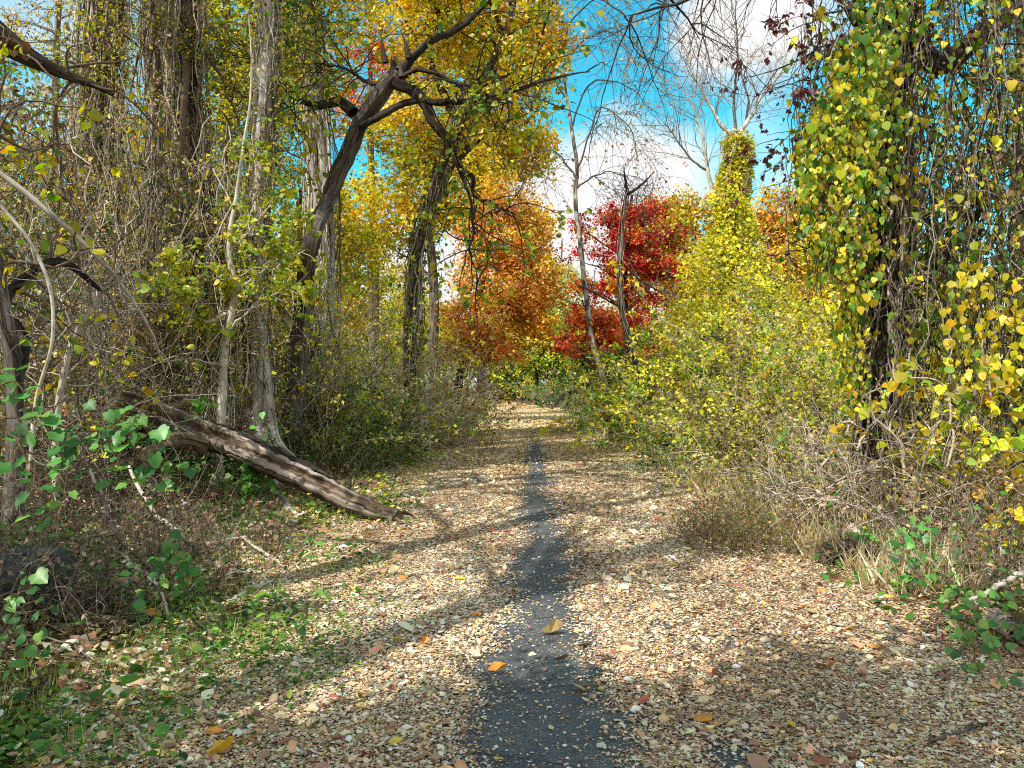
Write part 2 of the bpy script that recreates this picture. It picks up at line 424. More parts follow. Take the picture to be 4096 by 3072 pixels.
def bush(rng, c, rad, h, nst, nleaf, lsize, palette, col=TANV, L=None, r=.009, arch=-.06, tw=3, tpl=OVAL, up=1.1, lmat=1, ratio=(1, 1), lowleaf=.12, hang=.3, spread=.05):
    """stems from a footprint, arching, twigs and leaves. returns mb"""
    mb = MB(); c = np.asarray(c, float)
    a = rng.uniform(0, 6.28, nst); q = np.sqrt(rng.uniform(0, 1, nst)) * rad
    x = c[0] + np.cos(a) * q * ratio[0]; y = c[1] + np.sin(a) * q * ratio[1]
    s = np.stack([x, y, gz(x, y) - .03], 1)
    L = L or h * 1.25
    LL = L * rng.uniform(.55, 1.1, nst)
    d = rdir(rng, nst) * .55 + UP * up + np.stack([np.cos(a) * ratio[0], np.sin(a) * ratio[1], np.zeros(nst)], 1) * .35 * (q / rad)[:, None]
    st = walk(rng, s, d, LL, 12, .16, arch)
    tubes(mb, st, taper(r * rng.uniform(.6, 1.5, nst), r * .3, nst, 12), 4, np.asarray(col)[None] * (1 + .25 * rng.normal(size=(nst, 1))), 0, rng=rng)
    t2 = branchlets(rng, st, nst * tw, L * .3, .15, 1., 1., .12, 6, .25, -.04)
    tubes(mb, t2, taper(r * .45, r * .18, len(t2), 6), 3, np.asarray(col)[None] * (1 + .3 * rng.normal(size=(len(t2), 1))), 0, rng=rng)
    n1 = int(nleaf * .7)
    p1, _, i1, _ = along(t2, rng, n1, .05, 1.)
    p2, _, i2, _ = along(st, rng, nleaf - n1, lowleaf, 1.)
    pos = np.vstack([p1, p2]); pos = pos + rng.normal(size=pos.shape) * spread
    cl = np.clip(1 + .36 * rng.normal(size=(len(t2), 1)), .3, 1.5); cj = np.vstack([cl[i1], np.ones((len(i2), 1))])
    gd = gz(pos[:, 0], pos[:, 1]); pos[:, 2] = np.maximum(pos[:, 2], gd + .02)
    leaf_cloud(mb, rng, pos, lsize, palette, hang, tpl, lmat, cj, np.array([0, -.4, .2]), cid=np.r_[i1, rng.integers(0, len(t2), len(i2))])
    return mb, st, t2

def trunk(T, rng, pts, rad, mat, n=40, k=22, rough=.06, name='trunk', gnarl=.012, col=(.3, .26, .22), label=None, cap=False, parent=None):
    p, r = curve(pts, rad, n); mb = MB()
    p = p + rng.normal(size=p.shape) * np.median(r) * .05
    tubes(mb, p, r, k, col, 0, rough, rng, cap=cap, gnarl=gnarl)
    o = T.part(name, mb, mat, label, parent=parent)
    return p, r

def rs(i): return np.random.default_rng(1000 + i)

exec_parts = True
# ================================================================== SETTING
# ---- ground sheet, out to the horizon
def axis_pts(a0, a1, step, far, grow=1.22):
    mid = list(np.arange(a0, a1 + 1e-6, step)); s = step; lo = [a0]; hi = [a1]
    while lo[-1] > -far: s *= grow; lo.append(lo[-1] - s)
    s = step
    while hi[-1] < far: s *= grow; hi.append(hi[-1] + s)
    return np.array(lo[:0:-1] + mid + hi[1:])
gx = axis_pts(-9, 9, .22, 420); gy = axis_pts(-4, 30, .3, 480)
X, Y = np.meshgrid(gx, gy); Z = gz(X, Y)
mb = MB(); nx = len(gx); ny = len(gy)
i = (np.arange(ny - 1)[:, None] * nx + np.arange(nx - 1)[None]).ravel()
mb.add(np.stack([X, Y, Z], -1), np.stack([i, i + 1, i + nx + 1, i + nx], 1))
m, nt, out = new_mat('forest_floor')
tc = nt.nodes.new('ShaderNodeTexCoord')
v = nt.nodes.new('ShaderNodeTexVoronoi'); v.inputs['Scale'].default_value = 26; v.inputs['Randomness'].default_value = 1
lk(nt, tc, 'Object', v, 'Vector')
sep = nt.nodes.new('ShaderNodeSeparateColor'); lk(nt, v, 'Color', sep, 0)
r1 = ramp(nt, [(0, (.03, .02, .012)), (.3, (.11, .07, .04)), (.6, (.22, .14, .07)), (.85, (.3, .2, .1)), (1, (.36, .28, .18))]); nt.links.new(sep.outputs[0], r1.inputs[0])
n = nt.nodes.new('ShaderNodeTexNoise'); n.inputs['Scale'].default_value = 1.4; n.inputs['Detail'].default_value = 6; lk(nt, tc, 'Object', n, 'Vector')
r2 = ramp(nt, [(.42, (0, 0, 0)), (.62, (1, 1, 1))]); lk(nt, n, 'Fac', r2, 0)
mx = nt.nodes.new('ShaderNodeMix'); mx.data_type = 'RGBA'; nt.links.new(r2.outputs[0], mx.inputs[0]); nt.links.new(r1.outputs[0], mx.inputs[6]); mx.inputs[7].default_value = (.045, .055, .018, 1)
b = nt.nodes.new('ShaderNodeBsdfDiffuse'); nt.links.new(mx.outputs[2], b.inputs[0])
bp = nt.nodes.new('ShaderNodeBump'); bp.inputs['Strength'].default_value = .8; bp.inputs['Distance'].default_value = .03; lk(nt, v, 'Distance', bp, 'Height'); lk(nt, bp, 'Normal', b, 'Normal')
nt.links.new(b.outputs[0], out.inputs[0])
o = mb.build('ground', m); tag(o, kind='structure')

# ---- asphalt trail sheet
def tl(y): return -1.75 - .006 * y - .0 * y + .12 * np.sin(y * .5) 
def tr_(y): return 2.75 + .012 * y + .15 * np.sin(y * .37 + 1)
def bend(y): return -np.clip(y - 62, 0, None) ** 2 * .006
ty = np.concatenate([np.arange(-6, 20, .25), np.arange(20, 110, 1.)]); u = np.linspace(0, 1, 17)
XX = tl(ty)[:, None] + .25 + (tr_(ty) - tl(ty) - .5)[:, None] * u[None] + bend(ty)[:, None]; YY = np.repeat(ty[:, None], 17, 1)
ZZ = gz(XX, YY) + .012
mb = MB(); i = (np.arange(len(ty) - 1)[:, None] * 17 + np.arange(16)[None]).ravel()
mb.add(np.stack([XX, YY, ZZ], -1), np.stack([i, i + 1, i + 18, i + 17], 1))
m, nt, out = new_mat('asphalt')
tc = nt.nodes.new('ShaderNodeTexCoord')
n = nt.nodes.new('ShaderNodeTexNoise'); n.inputs['Scale'].default_value = 150; n.inputs['Detail'].default_value = 5; lk(nt, tc, 'Object', n, 'Vector')
r1 = ramp(nt, [(.36, (.045, .05, .055)), (.55, (.12, .127, .13)), (.68, (.25, .25, .24)), (.8, (.42, .41, .38))]); lk(nt, n, 'Fac', r1, 0)
n2 = nt.nodes.new('ShaderNodeTexNoise'); n2.inputs['Scale'].default_value = 1.7; n2.inputs['Detail'].default_value = 6; lk(nt, tc, 'Object', n2, 'Vector')
r2 = ramp(nt, [(.35, (.7, .73, .78)), (.65, (1.15, 1.15, 1.12))]); lk(nt, n2, 'Fac', r2, 0)
mu = nt.nodes.new('ShaderNodeMix'); mu.data_type = 'RGBA'; mu.blend_type = 'MULTIPLY'; mu.inputs[0].default_value = 1
nt.links.new(r1.outputs[0], mu.inputs[6]); nt.links.new(r2.outputs[0], mu.inputs[7])
vo = nt.nodes.new('ShaderNodeTexVoronoi'); vo.feature = 'DISTANCE_TO_EDGE'; vo.inputs['Scale'].default_value = 1.3
nd = nt.nodes.new('ShaderNodeMix'); nd.data_type = 'RGBA'; nd.inputs[0].default_value = .12; lk(nt, tc, 'Object', nd, 6); nt.links.new(n2.outputs['Color'], nd.inputs[7]); nt.links.new(nd.outputs[2], vo.inputs['Vector'])
rc = ramp(nt, [(.0, (.3, .3, .3)), (.012, (1, 1, 1))]); nt.links.new(vo.outputs['Distance'], rc.inputs[0])
mc = nt.nodes.new('ShaderNodeMix'); mc.data_type = 'RGBA'; mc.blend_type = 'MULTIPLY'; mc.inputs[0].default_value = .8; nt.links.new(mu.outputs[2], mc.inputs[6]); nt.links.new(rc.outputs[0], mc.inputs[7]); mu = mc
p = nt.nodes.new('ShaderNodeBsdfPrincipled'); p.inputs['Roughness'].default_value = .75; p.inputs['Specular IOR Level'].default_value = .35
nt.links.new(mu.outputs[2], p.inputs['Base Color'])
bp = nt.nodes.new('ShaderNodeBump'); bp.inputs['Strength'].default_value = .5; bp.inputs['Distance'].default_value = .006; lk(nt, n, 'Fac', bp, 'Height'); lk(nt, bp, 'Normal', p, 'Normal')
nt.links.new(p.outputs[0], out.inputs[0])
o = mb.build('trail', m); tag(o, kind='structure')

# ---- fallen leaf litter: nobody could count it
rng = rs(1)
def strip_x(y): return .1 + .024 * y + .05 * np.sin(y * .9) + .03 * np.sin(y * 2.3 + 1)
def strip_w(y): return (.215 + .55 / np.maximum(y, 1)) * np.clip((32 - y) / 8, 0, 1) + .05 * np.sin(y * 1.9) * np.clip((24 - y) / 6, 0, 1)
def bare(x, y):
    """probability that a leaf stays, from the swept strip and worn patches"""
    d = np.abs(x - strip_x(y)); w = strip_w(y)
    d = d + .05 * np.sin(8.3 * y + 2.5 * np.sin(3.1 * x + y)) + .03 * np.sin(21 * y + 9 * x)
    e = 1 / (1 + np.exp(-(d - w) / .06))
    nz = np.sin(x * 3.1 + y * 1.3) * np.sin(y * 2.2 - x * 1.1 + .7) + .5 * np.sin(x * 7.3 + 1) * np.sin(y * 6.1)
    patch = np.clip((nz - .78) / .3, 0, 1) * np.clip((7.5 - y) / 2, 0, 1) * (x > .2) * (x < 2.2)
    return np.maximum(e, .035) * (1 - .8 * patch)
def tone(x, y):
    a = np.sin(x * 1.1 + 1.7 * np.sin(y * .7)) * np.sin(y * .9 + np.sin(x * 1.9)) + .6 * np.sin(x * 2.9 + y * 1.7) * np.sin(y * 2.3 - x)
    return (1 + .17 * a)[:, None] * np.array([[1, 1, 1]]) + (a * .05)[:, None] * np.array([[-.4, .2, .6]])
strip_lo = lambda y: strip_x(y) - .45
strip_hi = lambda y: strip_x(y) + .45
mb = MB()
def scatter(y0, y1, x0f, x1f, dens, s0, s1, keepf, palette, sun=1., tilt=.35, tpl=OVAL, lift=.02):
    A = (y1 - y0) * max(x1f(y1) - x0f(y1), x1f(y0) - x0f(y0)); n = int(A * dens)
    y = rng.uniform(y0, y1, n); x = x0f(y) + rng.uniform(0, 1, n) * (x1f(y) - x0f(y))
    k = rng.uniform(0, 1, n) < keepf(x, y); x, y = x[k], y[k]; n = len(x)
    xx = x + bend(y)
    z = gz(xx, y) + .014 + rng.uniform(0, lift, n)
    a = rng.uniform(0, 6.28, n)
    ax = np.stack([np.cos(a), np.sin(a), rng.normal(size=n) * tilt * .6], 1)
    nm = UP + rng.normal(size=(n, 3)) * tilt
    nm *= np.where(rng.uniform(0, 1, (n, 1)) < .3, -1, 1)
    leaves(mb, np.stack([xx, y, z], 1), rng.uniform(s0, s1, n) * np.where(rng.uniform(0, 1, n) < .06, 1.7, 1), np.clip(pal(rng, palette, n, .2) * tone(x, y), .01, .93), ax, nm, tpl, 0, .3, rng, (.1, .9))
L0 = lambda y: tl(y) - .55 - .5 * np.sin(y * 1.7) * .4
L1 = lambda y: tr_(y) + .45 + .2 * np.sin(y * 1.3)
flat = dict(tilt=.28, lift=.012)
scatter(2.4, 5.0, L0, L1, 12500, .009, .025, bare, LITTER, **flat)
scatter(2.4, 5.0, L0, L1, 800, .02, .038, bare, LITTER, tpl=CURL, tilt=.35, lift=.015)
scatter(2.4, 5.0, L0, L1, 90, .04, .07, bare, LITTER, tpl=CURL, tilt=.4)
scatter(5.0, 9.0, L0, L1, 8200, .011, .028, bare, LITTER, **flat)
scatter(5.0, 9.0, L0, L1, 420, .022, .042, bare, LITTER, tpl=CURL, tilt=.35, lift=.015)
scatter(5.0, 9.0, L0, L1, 60, .05, .085, bare, LITTER, tpl=CURL, tilt=.4)
scatter(9.0, 15, L0, L1, 4600, .015, .036, bare, LITTER, **flat)
scatter(9.0, 15, L0, L1, 140, .05, .085, bare, LITTER, tilt=.45)
FARL = LITTER[:3] + [((.78, .48, .16), 5), ((.7, .34, .1), 3), ((.8, .6, .2), 2)]
scatter(15, 30, L0, L1, 1100, .032, .07, bare, LITTER + FARL)
scatter(30, 95, L0, L1, 190, .08, .14, bare, FARL)
scatter(2.4, 8.0, strip_lo, strip_hi, 900, .004, .012, lambda x, y: np.full_like(x, .8), LITTER, tilt=.2, lift=.004)
o = mb.build('leaf_litter', M_DRY); tag(o, 'carpet of small dry tan leaves covering the trail', 'leaf litter', kind='stuff')
mb = MB()
kl = lambda x, y: np.clip(.55 + .5 * np.sin(x * 2.1 + y) * np.sin(y * 1.4 - x), .12, 1)
scatter(1.6, 9, lambda y: np.full_like(y, -7.5) if np.ndim(y) else -7.5, lambda y: tl(y) - .2, 700, .03, .07, kl, LITTER + [((.5, .35, .05), 1), ((.25, .12, .05), 4)], tilt=.5, tpl=CURL, lift=.05)
scatter(9, 24, lambda y: np.full_like(y, -9.) if np.ndim(y) else -9., lambda y: tl(y) - .2, 330, .05, .1, kl, LITTER + [((.25, .12, .05), 5)], tilt=.5, lift=.05)
scatter(1.6, 9, lambda y: tr_(y) + .2, lambda y: np.full_like(y, 7.) if np.ndim(y) else 7., 600, .03, .07, kl, LITTER + [((.25, .12, .05), 4)], tilt=.5, tpl=CURL, lift=.05)
scatter(9, 24, lambda y: tr_(y) + .2, lambda y: np.full_like(y, 10.) if np.ndim(y) else 10., 300, .05, .1, kl, LITTER + [((.25, .12, .05), 5)], tilt=.5, lift=.05)
o = mb.build('bank_litter', M_DRY); tag(o, 'brown dead leaves lying over both banks', 'leaf litter', kind='stuff')

# ---- ground cover and grass (stuff)
rng = rs(2)
mb = MB()
def cover(n, xr, yr, size, palette, keep, h=.06, tpl=HEART, cl=10, sp=.12):
    c = n // cl; x = rng.uniform(*xr, c); y = rng.uniform(*yr, c)
    k = rng.uniform(0, 1, c) < keep(x, y); x, y = x[k], y[k]
    x = np.repeat(x, cl) + rng.normal(size=len(x) * cl) * sp; y = np.repeat(y, cl) + rng.normal(size=len(y) * cl) * sp
    z = gz(x, y) + .015 + np.abs(rng.normal(size=len(x))) * h
    k = len(x); a = rng.uniform(0, 6.28, k)
    leaves(mb, np.stack([x, y, z], 1), size * np.clip(1 + .35 * rng.normal(size=k), .4, 2), pal(rng, palette, k, .25), np.stack([np.cos(a), np.sin(a), rng.normal(size=k) * .3], 1), UP + rng.normal(size=(k, 3)) * .35, tpl, 0, rng=rng)
lft = lambda x, y: np.clip(.45 + .7 * np.sin(x * 1.9 + y * .8) * np.sin(y * 1.6), .06, 1) * np.clip((tl(y) + .9 - x) / 1.3, 0, 1)
cover(44000, (-4.2, -.7), (2.2, 7.5), .022, GRN + [((.3, .38, .06), 3)], lft, .035, sp=.1)
cover(9000, (-6, -1.3), (2.6, 11), .045, GRN + [((.2, .3, .05), 3)], lft, .08)
cover(6000, (-7, -1.5), (9, 22), .06, GRN + YGR, lft, .1)
rgt = lambda x, y: (x > tr_(y) - .1) * np.clip(.35 + .7 * np.sin(x * 1.9 + y * .8) * np.sin(y * 1.6 + 2), .05, 1)
cover(5000, (2.6, 6), (2.4, 9), .05, GRN, rgt, .1)
cover(5000, (2.8, 8), (9, 24), .06, GRN + YGR, rgt, .12)
o = mb.build('ground_cover', M_LEAF); tag(o, 'low green clover and weeds along the trail edges', 'ground cover', kind='stuff')

def grass(name, label, n, xf, yr, h, palette, keep, lean=.35, tuft=14, sp=.07, wid=1.):
    mb = MB(); c = n // tuft; y = rng.uniform(*yr, c); x = xf(y, rng.uniform(0, 1, c)) 
    k = rng.uniform(0, 1, c) < keep(x, y); x, y = x[k], y[k]; hh = rng.uniform(.5, 1.2, len(x))
    x = np.repeat(x, tuft); y = np.repeat(y, tuft); hh = np.repeat(hh, tuft); k = len(x)
    x = x + rng.normal(size=k) * sp + bend(y); y = y + rng.normal(size=k) * sp
    d = UP + rng.normal(size=(k, 3)) * lean
    T = (BLADE[0] * np.array([wid, 1, 1]), BLADE[1])
    leaves(mb, np.stack([x, y, gz(x, y) - .01], 1), h * hh * rng.uniform(.4, 1.2, k), pal(rng, palette, k, .25), d, rdir(rng, k), T, 0, rng=rng)
    o = mb.build(name, M_LEAF); tag(o, label, 'grass', kind='stuff')
STRAW = [((.7, .57, .36), 4), ((.55, .42, .24), 3), ((.76, .66, .46), 2), ((.34, .32, .1), 1.2)]
GG = [((.42, .44, .1), 3), ((.22, .32, .06), 3), ((.66, .56, .28), 3)]
one = lambda x, y: np.ones_like(x) * .75
grass('dry_grass', 'tan dead grass standing along the right edge of the trail', 46000, lambda y, u: tr_(y) + .1 + u * 1.3, (6.2, 45), .4, STRAW, one, wid=.8)
grass('green_grass', 'short yellow green grass along the left edge of the trail', 20000, lambda y, u: tl(y) + .15 - u * 1.3, (3.5, 40), .15, GG, one)
grass('withered_weeds', 'brown withered weed stalks on both banks', 14000, lambda y, u: np.where(u < .5, tl(y) - .9 - u * 6, tr_(y) + .6 + (u - .5) * 6), (2.8, 26), .5, [((.2, .14, .09), 3), ((.3, .22, .14), 2), ((.1, .07, .05), 2)], one, .5, 8, .12, .5)
# ================================================================== LEFT SIDE
VT = TANV * 1.15
# ---- three big trunks wrapped in hanging vines
def vined_tree(k, label, pts, rad, mat, nv, leafpal, nl, crown_blobs, off=.16, vcol=VT, ls=.05, cpal=YEL, ncl=160, cls=.085):
    rng = rs(k); base = np.array(pts[0])
    T = Thing('vine_covered_tree', label, 'tree', base)
    p, r = trunk(T, rng, pts, rad, mat, 60, 26, .1, gnarl=.02)
    mb = MB()
    vp = vine_cover(mb, rng, p, r, nv, off, .014, vcol, 0, 0, .82, 26, .05, 4)
    vine_cover(mb, rng, p, r, nv // 2, off * 1.6, .006, vcol * 1.1, 0, 0, .8, 20, .1, 3)
    # stray side shoots
    sh = branchlets(rng, vp, nv * 8, .6, 0, 1, 1.3, .1, 7, .4, -.03)
    tubes(mb, sh, taper(.004, .0015, len(sh), 7), 3, vcol[None] * (1 + .35 * rng.normal(size=(len(sh), 1))), 0, rng=rng)
    n = nl
    q, _, _, _ = along(sh, rng, n, .2, 1); q += rng.normal(size=q.shape) * .05
    leaf_cloud(mb, rng, q, ls, leafpal, .6, OVAL, 1, None, np.array([.2, -.6, .1]))
    T.part('vine_cover', mb, [M_TWIG, M_LEAF], 'matted hairy vine stems with a few leaves')
    if crown_blobs:
        mb = MB(); crown(mb, rng, p, crown_blobs, ncl, 36, .36, cls, cpal, BRV * .8, 12, .5, .3)
        T.part('crown', mb, [M_TWIG, M_LEAF])
    return T, p, r
mix = [((.08, .22, .04), 4), ((.3, .38, .04), 3), ((.7, .56, .04), 2.4), ((.5, .3, .12), 3), ((.22, .13, .07), 3), ((.55, .44, .3), 3)]
MIXC = YGR + YEL[:2] + GRN[:2] + BRN + [((.6, .5, .34), 3)]
vined_tree(10, 'shaggy trunk wrapped in hanging vines, leftmost of the three thick trunks behind the log',
    [G(106, 15), P(104, 300, 15), P(96, 150, 15), P(102, 0, 15), P(108, -250, 15), P(118, -480, 15)], [.42, .33, .3, .28, .2, .08], M_GREY, 110, mix, 12000,
    [((-6.3, 11.5, 10.5), (1.8, 1.8, 1.8)), (P(70, 60, 14.4), (1.1, .8, 1.1)), (P(100, 190, 14.2), (1., .7, 1.)), (P(50, 260, 13.5), (.9, .8, .9))], ncl=170, cpal=MIXC, cls=.062)
vined_tree(11, 'thick trunk with a bare pale bark patch, middle of the three vine-hung trunks',
    [G(160, 14), P(162, 300, 14), P(166, 150, 14), P(162, 40, 14), P(150, -150, 14), P(140, -480, 14)], [.46, .36, .31, .29, .22, .1], M_PALE, 50, mix, 10500,
    [((-5.2, 12, 11.5), (1.9, 1.9, 1.7)), (P(135, 20, 13.2), (.7, .5, .9)), (P(130, 140, 13.2), (.6, .5, .9)), (P(165, 260, 12.8), (.9, .5, .9))], ncl=150, cpal=MIXC, cls=.058)
vined_tree(12, 'slimmer dark trunk with looping vines, right of the pale-patched trunk',
    [G(212, 13.4), P(208, 330, 13.4), P(196, 190, 13.4), P(188, 80, 13.4), P(190, -60, 13.4), P(200, -400, 13.4)], [.3, .24, .2, .18, .16, .07], M_DARK, 60, mix, 10500,
    [((-4.4, 12.8, 10.2), (1.5, 1.5, 1.7)), (P(215, 60, 13.2), (.7, .6, 1.)), (P(225, 170, 13), (.7, .6, .9)), (P(215, 270, 12.6), (.8, .6, .8))], .12, ncl=170, cpal=MIXC, cls=.06)

# ---- curtain of dead vines hanging between those trunks and the ground
def curtain(k, label, n, xr, dr, zr, col, nl, lp, r=.008, wob=.05, cat='vines', tang=0):
    rng = rs(k); c = P((xr[0] + xr[1]) / 2, 430, (dr[0] + dr[1]) / 2); c[2] = gz(c[0], c[1])
    d = rng.uniform(*dr, n); px = rng.uniform(*xr, n)
    x = (px - 512) / F * d
    t = np.stack([x + rng.normal(size=n) * .15, d, rng.uniform(*zr, n)], 1)
    bx = x + rng.normal(size=n) * .35; by = d - np.abs(rng.normal(size=n)) * .5
    bz = gz(bx, by) + np.where(rng.uniform(0, 1, n) < .45, rng.uniform(0, 2.2, n), 0)
    b = np.stack([bx, by, np.minimum(bz, t[:, 2] - .4)], 1)
    mb = MB(); vp = hanging(mb, rng, t, b, r, col, 20, wob)
    sh = branchlets(rng, vp, int(n * 3.5), .45, 0, 1, 1.2, 0, 6, .35, -.05)
    tubes(mb, sh, taper(r * .5, r * .2, len(sh), 6), 3, np.asarray(col)[None] * (1 + .35 * rng.normal(size=(len(sh), 1))), 0, rng=rng)
    q, _, _, _ = along(sh, rng, nl, .1, 1); q += rng.normal(size=q.shape) * .04
    leaf_cloud(mb, rng, q, .055, lp, .6, OVAL, 1, None, np.array([.2, -.6, .1]))
    if tang:
        s = np.stack([(rng.uniform(*xr, tang) - 512) / F * dr[0], rng.uniform(*dr, tang), rng.uniform(.6, 3.2, tang)], 1)
        w = walk(rng, s, rdir(rng, tang) * np.array([1, .5, .5]), rng.uniform(.6, 2., tang), 12, .22, -.03)
        tubes(mb, w, taper(r * .8, r * .3, tang, 12), 3, np.asarray(col)[None] * (1 + .3 * rng.normal(size=(tang, 1))), 0, rng=rng)
    return solo('vine_tangle', mb, [M_TWIG, M_LEAF], label, cat, c)
deadmix = [((.45, .27, .12), 3), ((.22, .13, .07), 3), ((.55, .44, .3), 2.5), ((.1, .24, .04), 3), ((.66, .54, .05), 2.2)]
curtain(20, 'curtain of dead brown vines hanging down to the upper end of the fallen log', 130, (62, 150), (12.0, 13.2), (2.2, 6.8), TANV, 9000, deadmix, .008, .09, tang=200)
curtain(21, 'dense grey vines hanging between the pale-patched trunk and the slim pale sapling', 140, (150, 228), (12.0, 13.4), (2.0, 6), TANV * 1.05, 9500, mix, .0085, .09, tang=200)
curtain(22, 'dark brown vine tangle right behind the slim pale sapling', 150, (225, 330), (16, 18), (1.8, 4.6), TANV * .8, 8000, mix, .009, .08, tang=150)
curtain(23, 'loose pale vines hanging from the leaning dark limb in the upper left corner', 130, (0, 75), (9.4, 11), (2.0, 5.6), TANV, 4500, deadmix, .007, .1, tang=160)

# ---- dark limb leaning in from the upper left corner
rng = rs(24)
T = Thing('leaning_tree', 'dark heavy trunk leaning in at the upper left corner', 'tree', G(-120, 8.4))
p, r = trunk(T, rng, [G(-120, 8.4), P(-90, 200, 8.6), P(-30, 15, 9), P(20, 52, 9.2), P(60, 72, 9.4), P(110, 92, 9.6)], [.28, .24, .19, .11, .06, .025], M_DARK, 40, 18, .08)
mb = MB(); b = branchlets(rng, p, 26, 1.6, .35, 1, 1, .1, 9, .2, -.04); tubes(mb, b, taper(.02, .004, len(b), 9), 4, BRV, 0, rng=rng)
b2 = branchlets(rng, b, 120, .7, .2, 1, 1, 0, 6, .25, -.05); tubes(mb, b2, taper(.006, .002, len(b2), 6), 3, BRV, 0, rng=rng)
q, _, _, _ = along(b2, rng, 260, .1, 1); leaf_cloud(mb, rng, q, .08, YEL + BRN, .5, HEART, 1)
T.part('crown', mb, [M_TWIG, M_LEAF])

# ---- fallen log
rng = rs(30)
lp_ = [P(399, 519, 9.75), P(372, 510, 9.85), P(330, 491, 10.1), P(285, 470, 10.4), P(235, 447, 10.8), P(190, 428, 11.2), P(150, 412, 11.6), P(112, 398, 12), P(78, 388, 12.4)]
T = Thing('fallen_log', 'long weathered grey log sloping from the left bank down to the trail edge', 'log', lp_[0])
p, r = curve(lp_, [.1, .125, .145, .16, .175, .185, .19, .18, .13], 80)
mb = MB()
def log_prof(th):
    d = np.degrees(th)
    g = lambda c, w: np.exp(-((d - c) / w) ** 2)
    return 1 + .14 * g(168, 16) - .2 * g(205, 20) + .16 * g(248, 14) - .08 * g(285, 18) + .1 * g(315, 16)
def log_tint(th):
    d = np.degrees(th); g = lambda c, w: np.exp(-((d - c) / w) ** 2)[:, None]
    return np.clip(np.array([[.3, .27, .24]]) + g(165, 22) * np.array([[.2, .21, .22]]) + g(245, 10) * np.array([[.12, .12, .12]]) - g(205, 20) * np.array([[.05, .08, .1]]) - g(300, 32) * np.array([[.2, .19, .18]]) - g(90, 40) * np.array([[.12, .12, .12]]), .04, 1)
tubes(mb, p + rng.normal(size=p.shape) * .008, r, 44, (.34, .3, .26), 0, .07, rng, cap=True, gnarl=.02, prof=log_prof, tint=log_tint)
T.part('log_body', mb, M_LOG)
mb = MB()
a, ra = curve([P(170, 427, 10.9), P(150, 452, 10.7), P(110, 474, 10.4), P(60, 492, 10.1), P(15, 500, 9.9)], [.13, .1, .08, .06, .03], 24)
tubes(mb, a, ra, 14, (.3, .26, .2), 0, .14, rng, gnarl=.03); T.part('broken_limb', mb, M_GREY)
mb = MB()
a, ra = curve([P(205, 446, 10.7), P(178, 440, 10.4), P(155, 446, 10.3), P(142, 462, 10.2), P(148, 478, 10.2)], [.1, .09, .07, .055, .02], 24)
tubes(mb, a, ra, 14, (.3, .26, .2), 0, .16, rng, gnarl=.03); T.part('broken_limb', mb, M_LOG)
mb = MB()   # lifted strip of bark along the upper side
a, ra = curve([P(335, 478, 10.15), P(300, 462, 10.4), P(262, 445, 10.6), P(225, 428, 10.9), P(180, 412, 11.3)], [.012, .05, .06, .05, .02], 30)
tubes(mb, a + rng.normal(size=a.shape) * .012, ra, 8, (.2, .15, .1), 0, .2, rng, gnarl=.12); T.part('bark_strip', mb, M_DARK)
mb = MB()   # splinters at the lower end
s = np.repeat(p[:, :1].reshape(1, 3), 9, 0) + rng.normal(size=(9, 3)) * .05
w = walk(rng, s, np.array([.8, -.1, -.5]) + rng.normal(size=(9, 3)) * .2, rng.uniform(.1, .26, 9), 5, .1)
tubes(mb, w, taper(.028, .003, 9, 5), 5, (.2, .16, .12), 0, rng=rng); T.part('splintered_end', mb, M_LOG)

# ---- second log lying higher up behind it
rng = rs(31)
mb = MB(); a, ra = curve([P(205, 398, 12.2), P(165, 410, 12.0), P(110, 424, 11.8), P(60, 425, 11.6)], [.14, .2, .2, .16], 30)
tubes(mb, a, ra, 20, (.36, .34, .31), 0, .12, rng, cap=True, gnarl=.03)
solo('rotting_log', mb, M_LOG, 'grey rotting log half hidden in brush above the sloping log', 'log', a[0, 0])

# ---- stub trunk with pale bark right of the sapling, a tall tree
rng = rs(32)
T = Thing('furrowed_tree', 'tall tree whose furrowed pale base flares just behind the fallen log', 'tree', G(263, 13.0))
p, r = trunk(T, rng, [G(264, 13.0) - UP * .1, P(262, 430, 13.0), P(261, 380, 13.0), P(256, 300, 13.0), P(262, 150, 13.0), P(268, 0, 13.0), P(270, -300, 13.1)], [.34, .23, .17, .14, .13, .12, .05], M_PALE, 60, 26, .1)
mb = MB()
for (x0, y0, x1, y1) in ((276, 440, 300, 462), (254, 440, 238, 470), (270, 445, 284, 476)):
    a, ra = curve([P(x0 - 8, y0 - 30, 12.9), P(x0, y0, 12.85), P(x1, y1, 12.7)], [.1, .08, .02], 14); tubes(mb, a, ra, 10, (.3, .25, .2), 0, .15, rng)
T.part('root_flare', mb, M_PALE)
mb = MB(); vp = vine_cover(mb, rng, p, r, 60, .1, .011, VT, 0, .12, .8, 24, .05)
sh = branchlets(rng, vp, 520, .75, 0, 1, 1.2, 0, 7, .35, -.05); tubes(mb, sh, taper(.005, .002, len(sh), 7), 3, vcols(rng, TANV * .8, len(sh)), 0, rng=rng)
q, _, _, _ = along(sh, rng, 4200, .1, 1); q = q + rng.normal(size=q.shape) * .06; q = q[q[:, 2] > 2.6]; leaf_cloud(mb, rng, q, .065, YGR + GRN + BRN, .6, OVAL, 1, None, np.array([.2, -.6, 0]))
T.part('vine_cover', mb, [M_TWIG, M_LEAF])
mb = MB(); crown(mb, rng, p, [(P(250, 20, 15), (1.9, 1.6, 1.5)), (P(225, -120, 15), (1.5, 1.5, 1.2)), (P(300, -90, 15), (1.5, 1.5, 1.2))], 150, 44, .4, .085, YEL + GRN[:2], BRV * .7, 12, .5, .2)
T.part('crown', mb, [M_TWIG, M_LEAF])

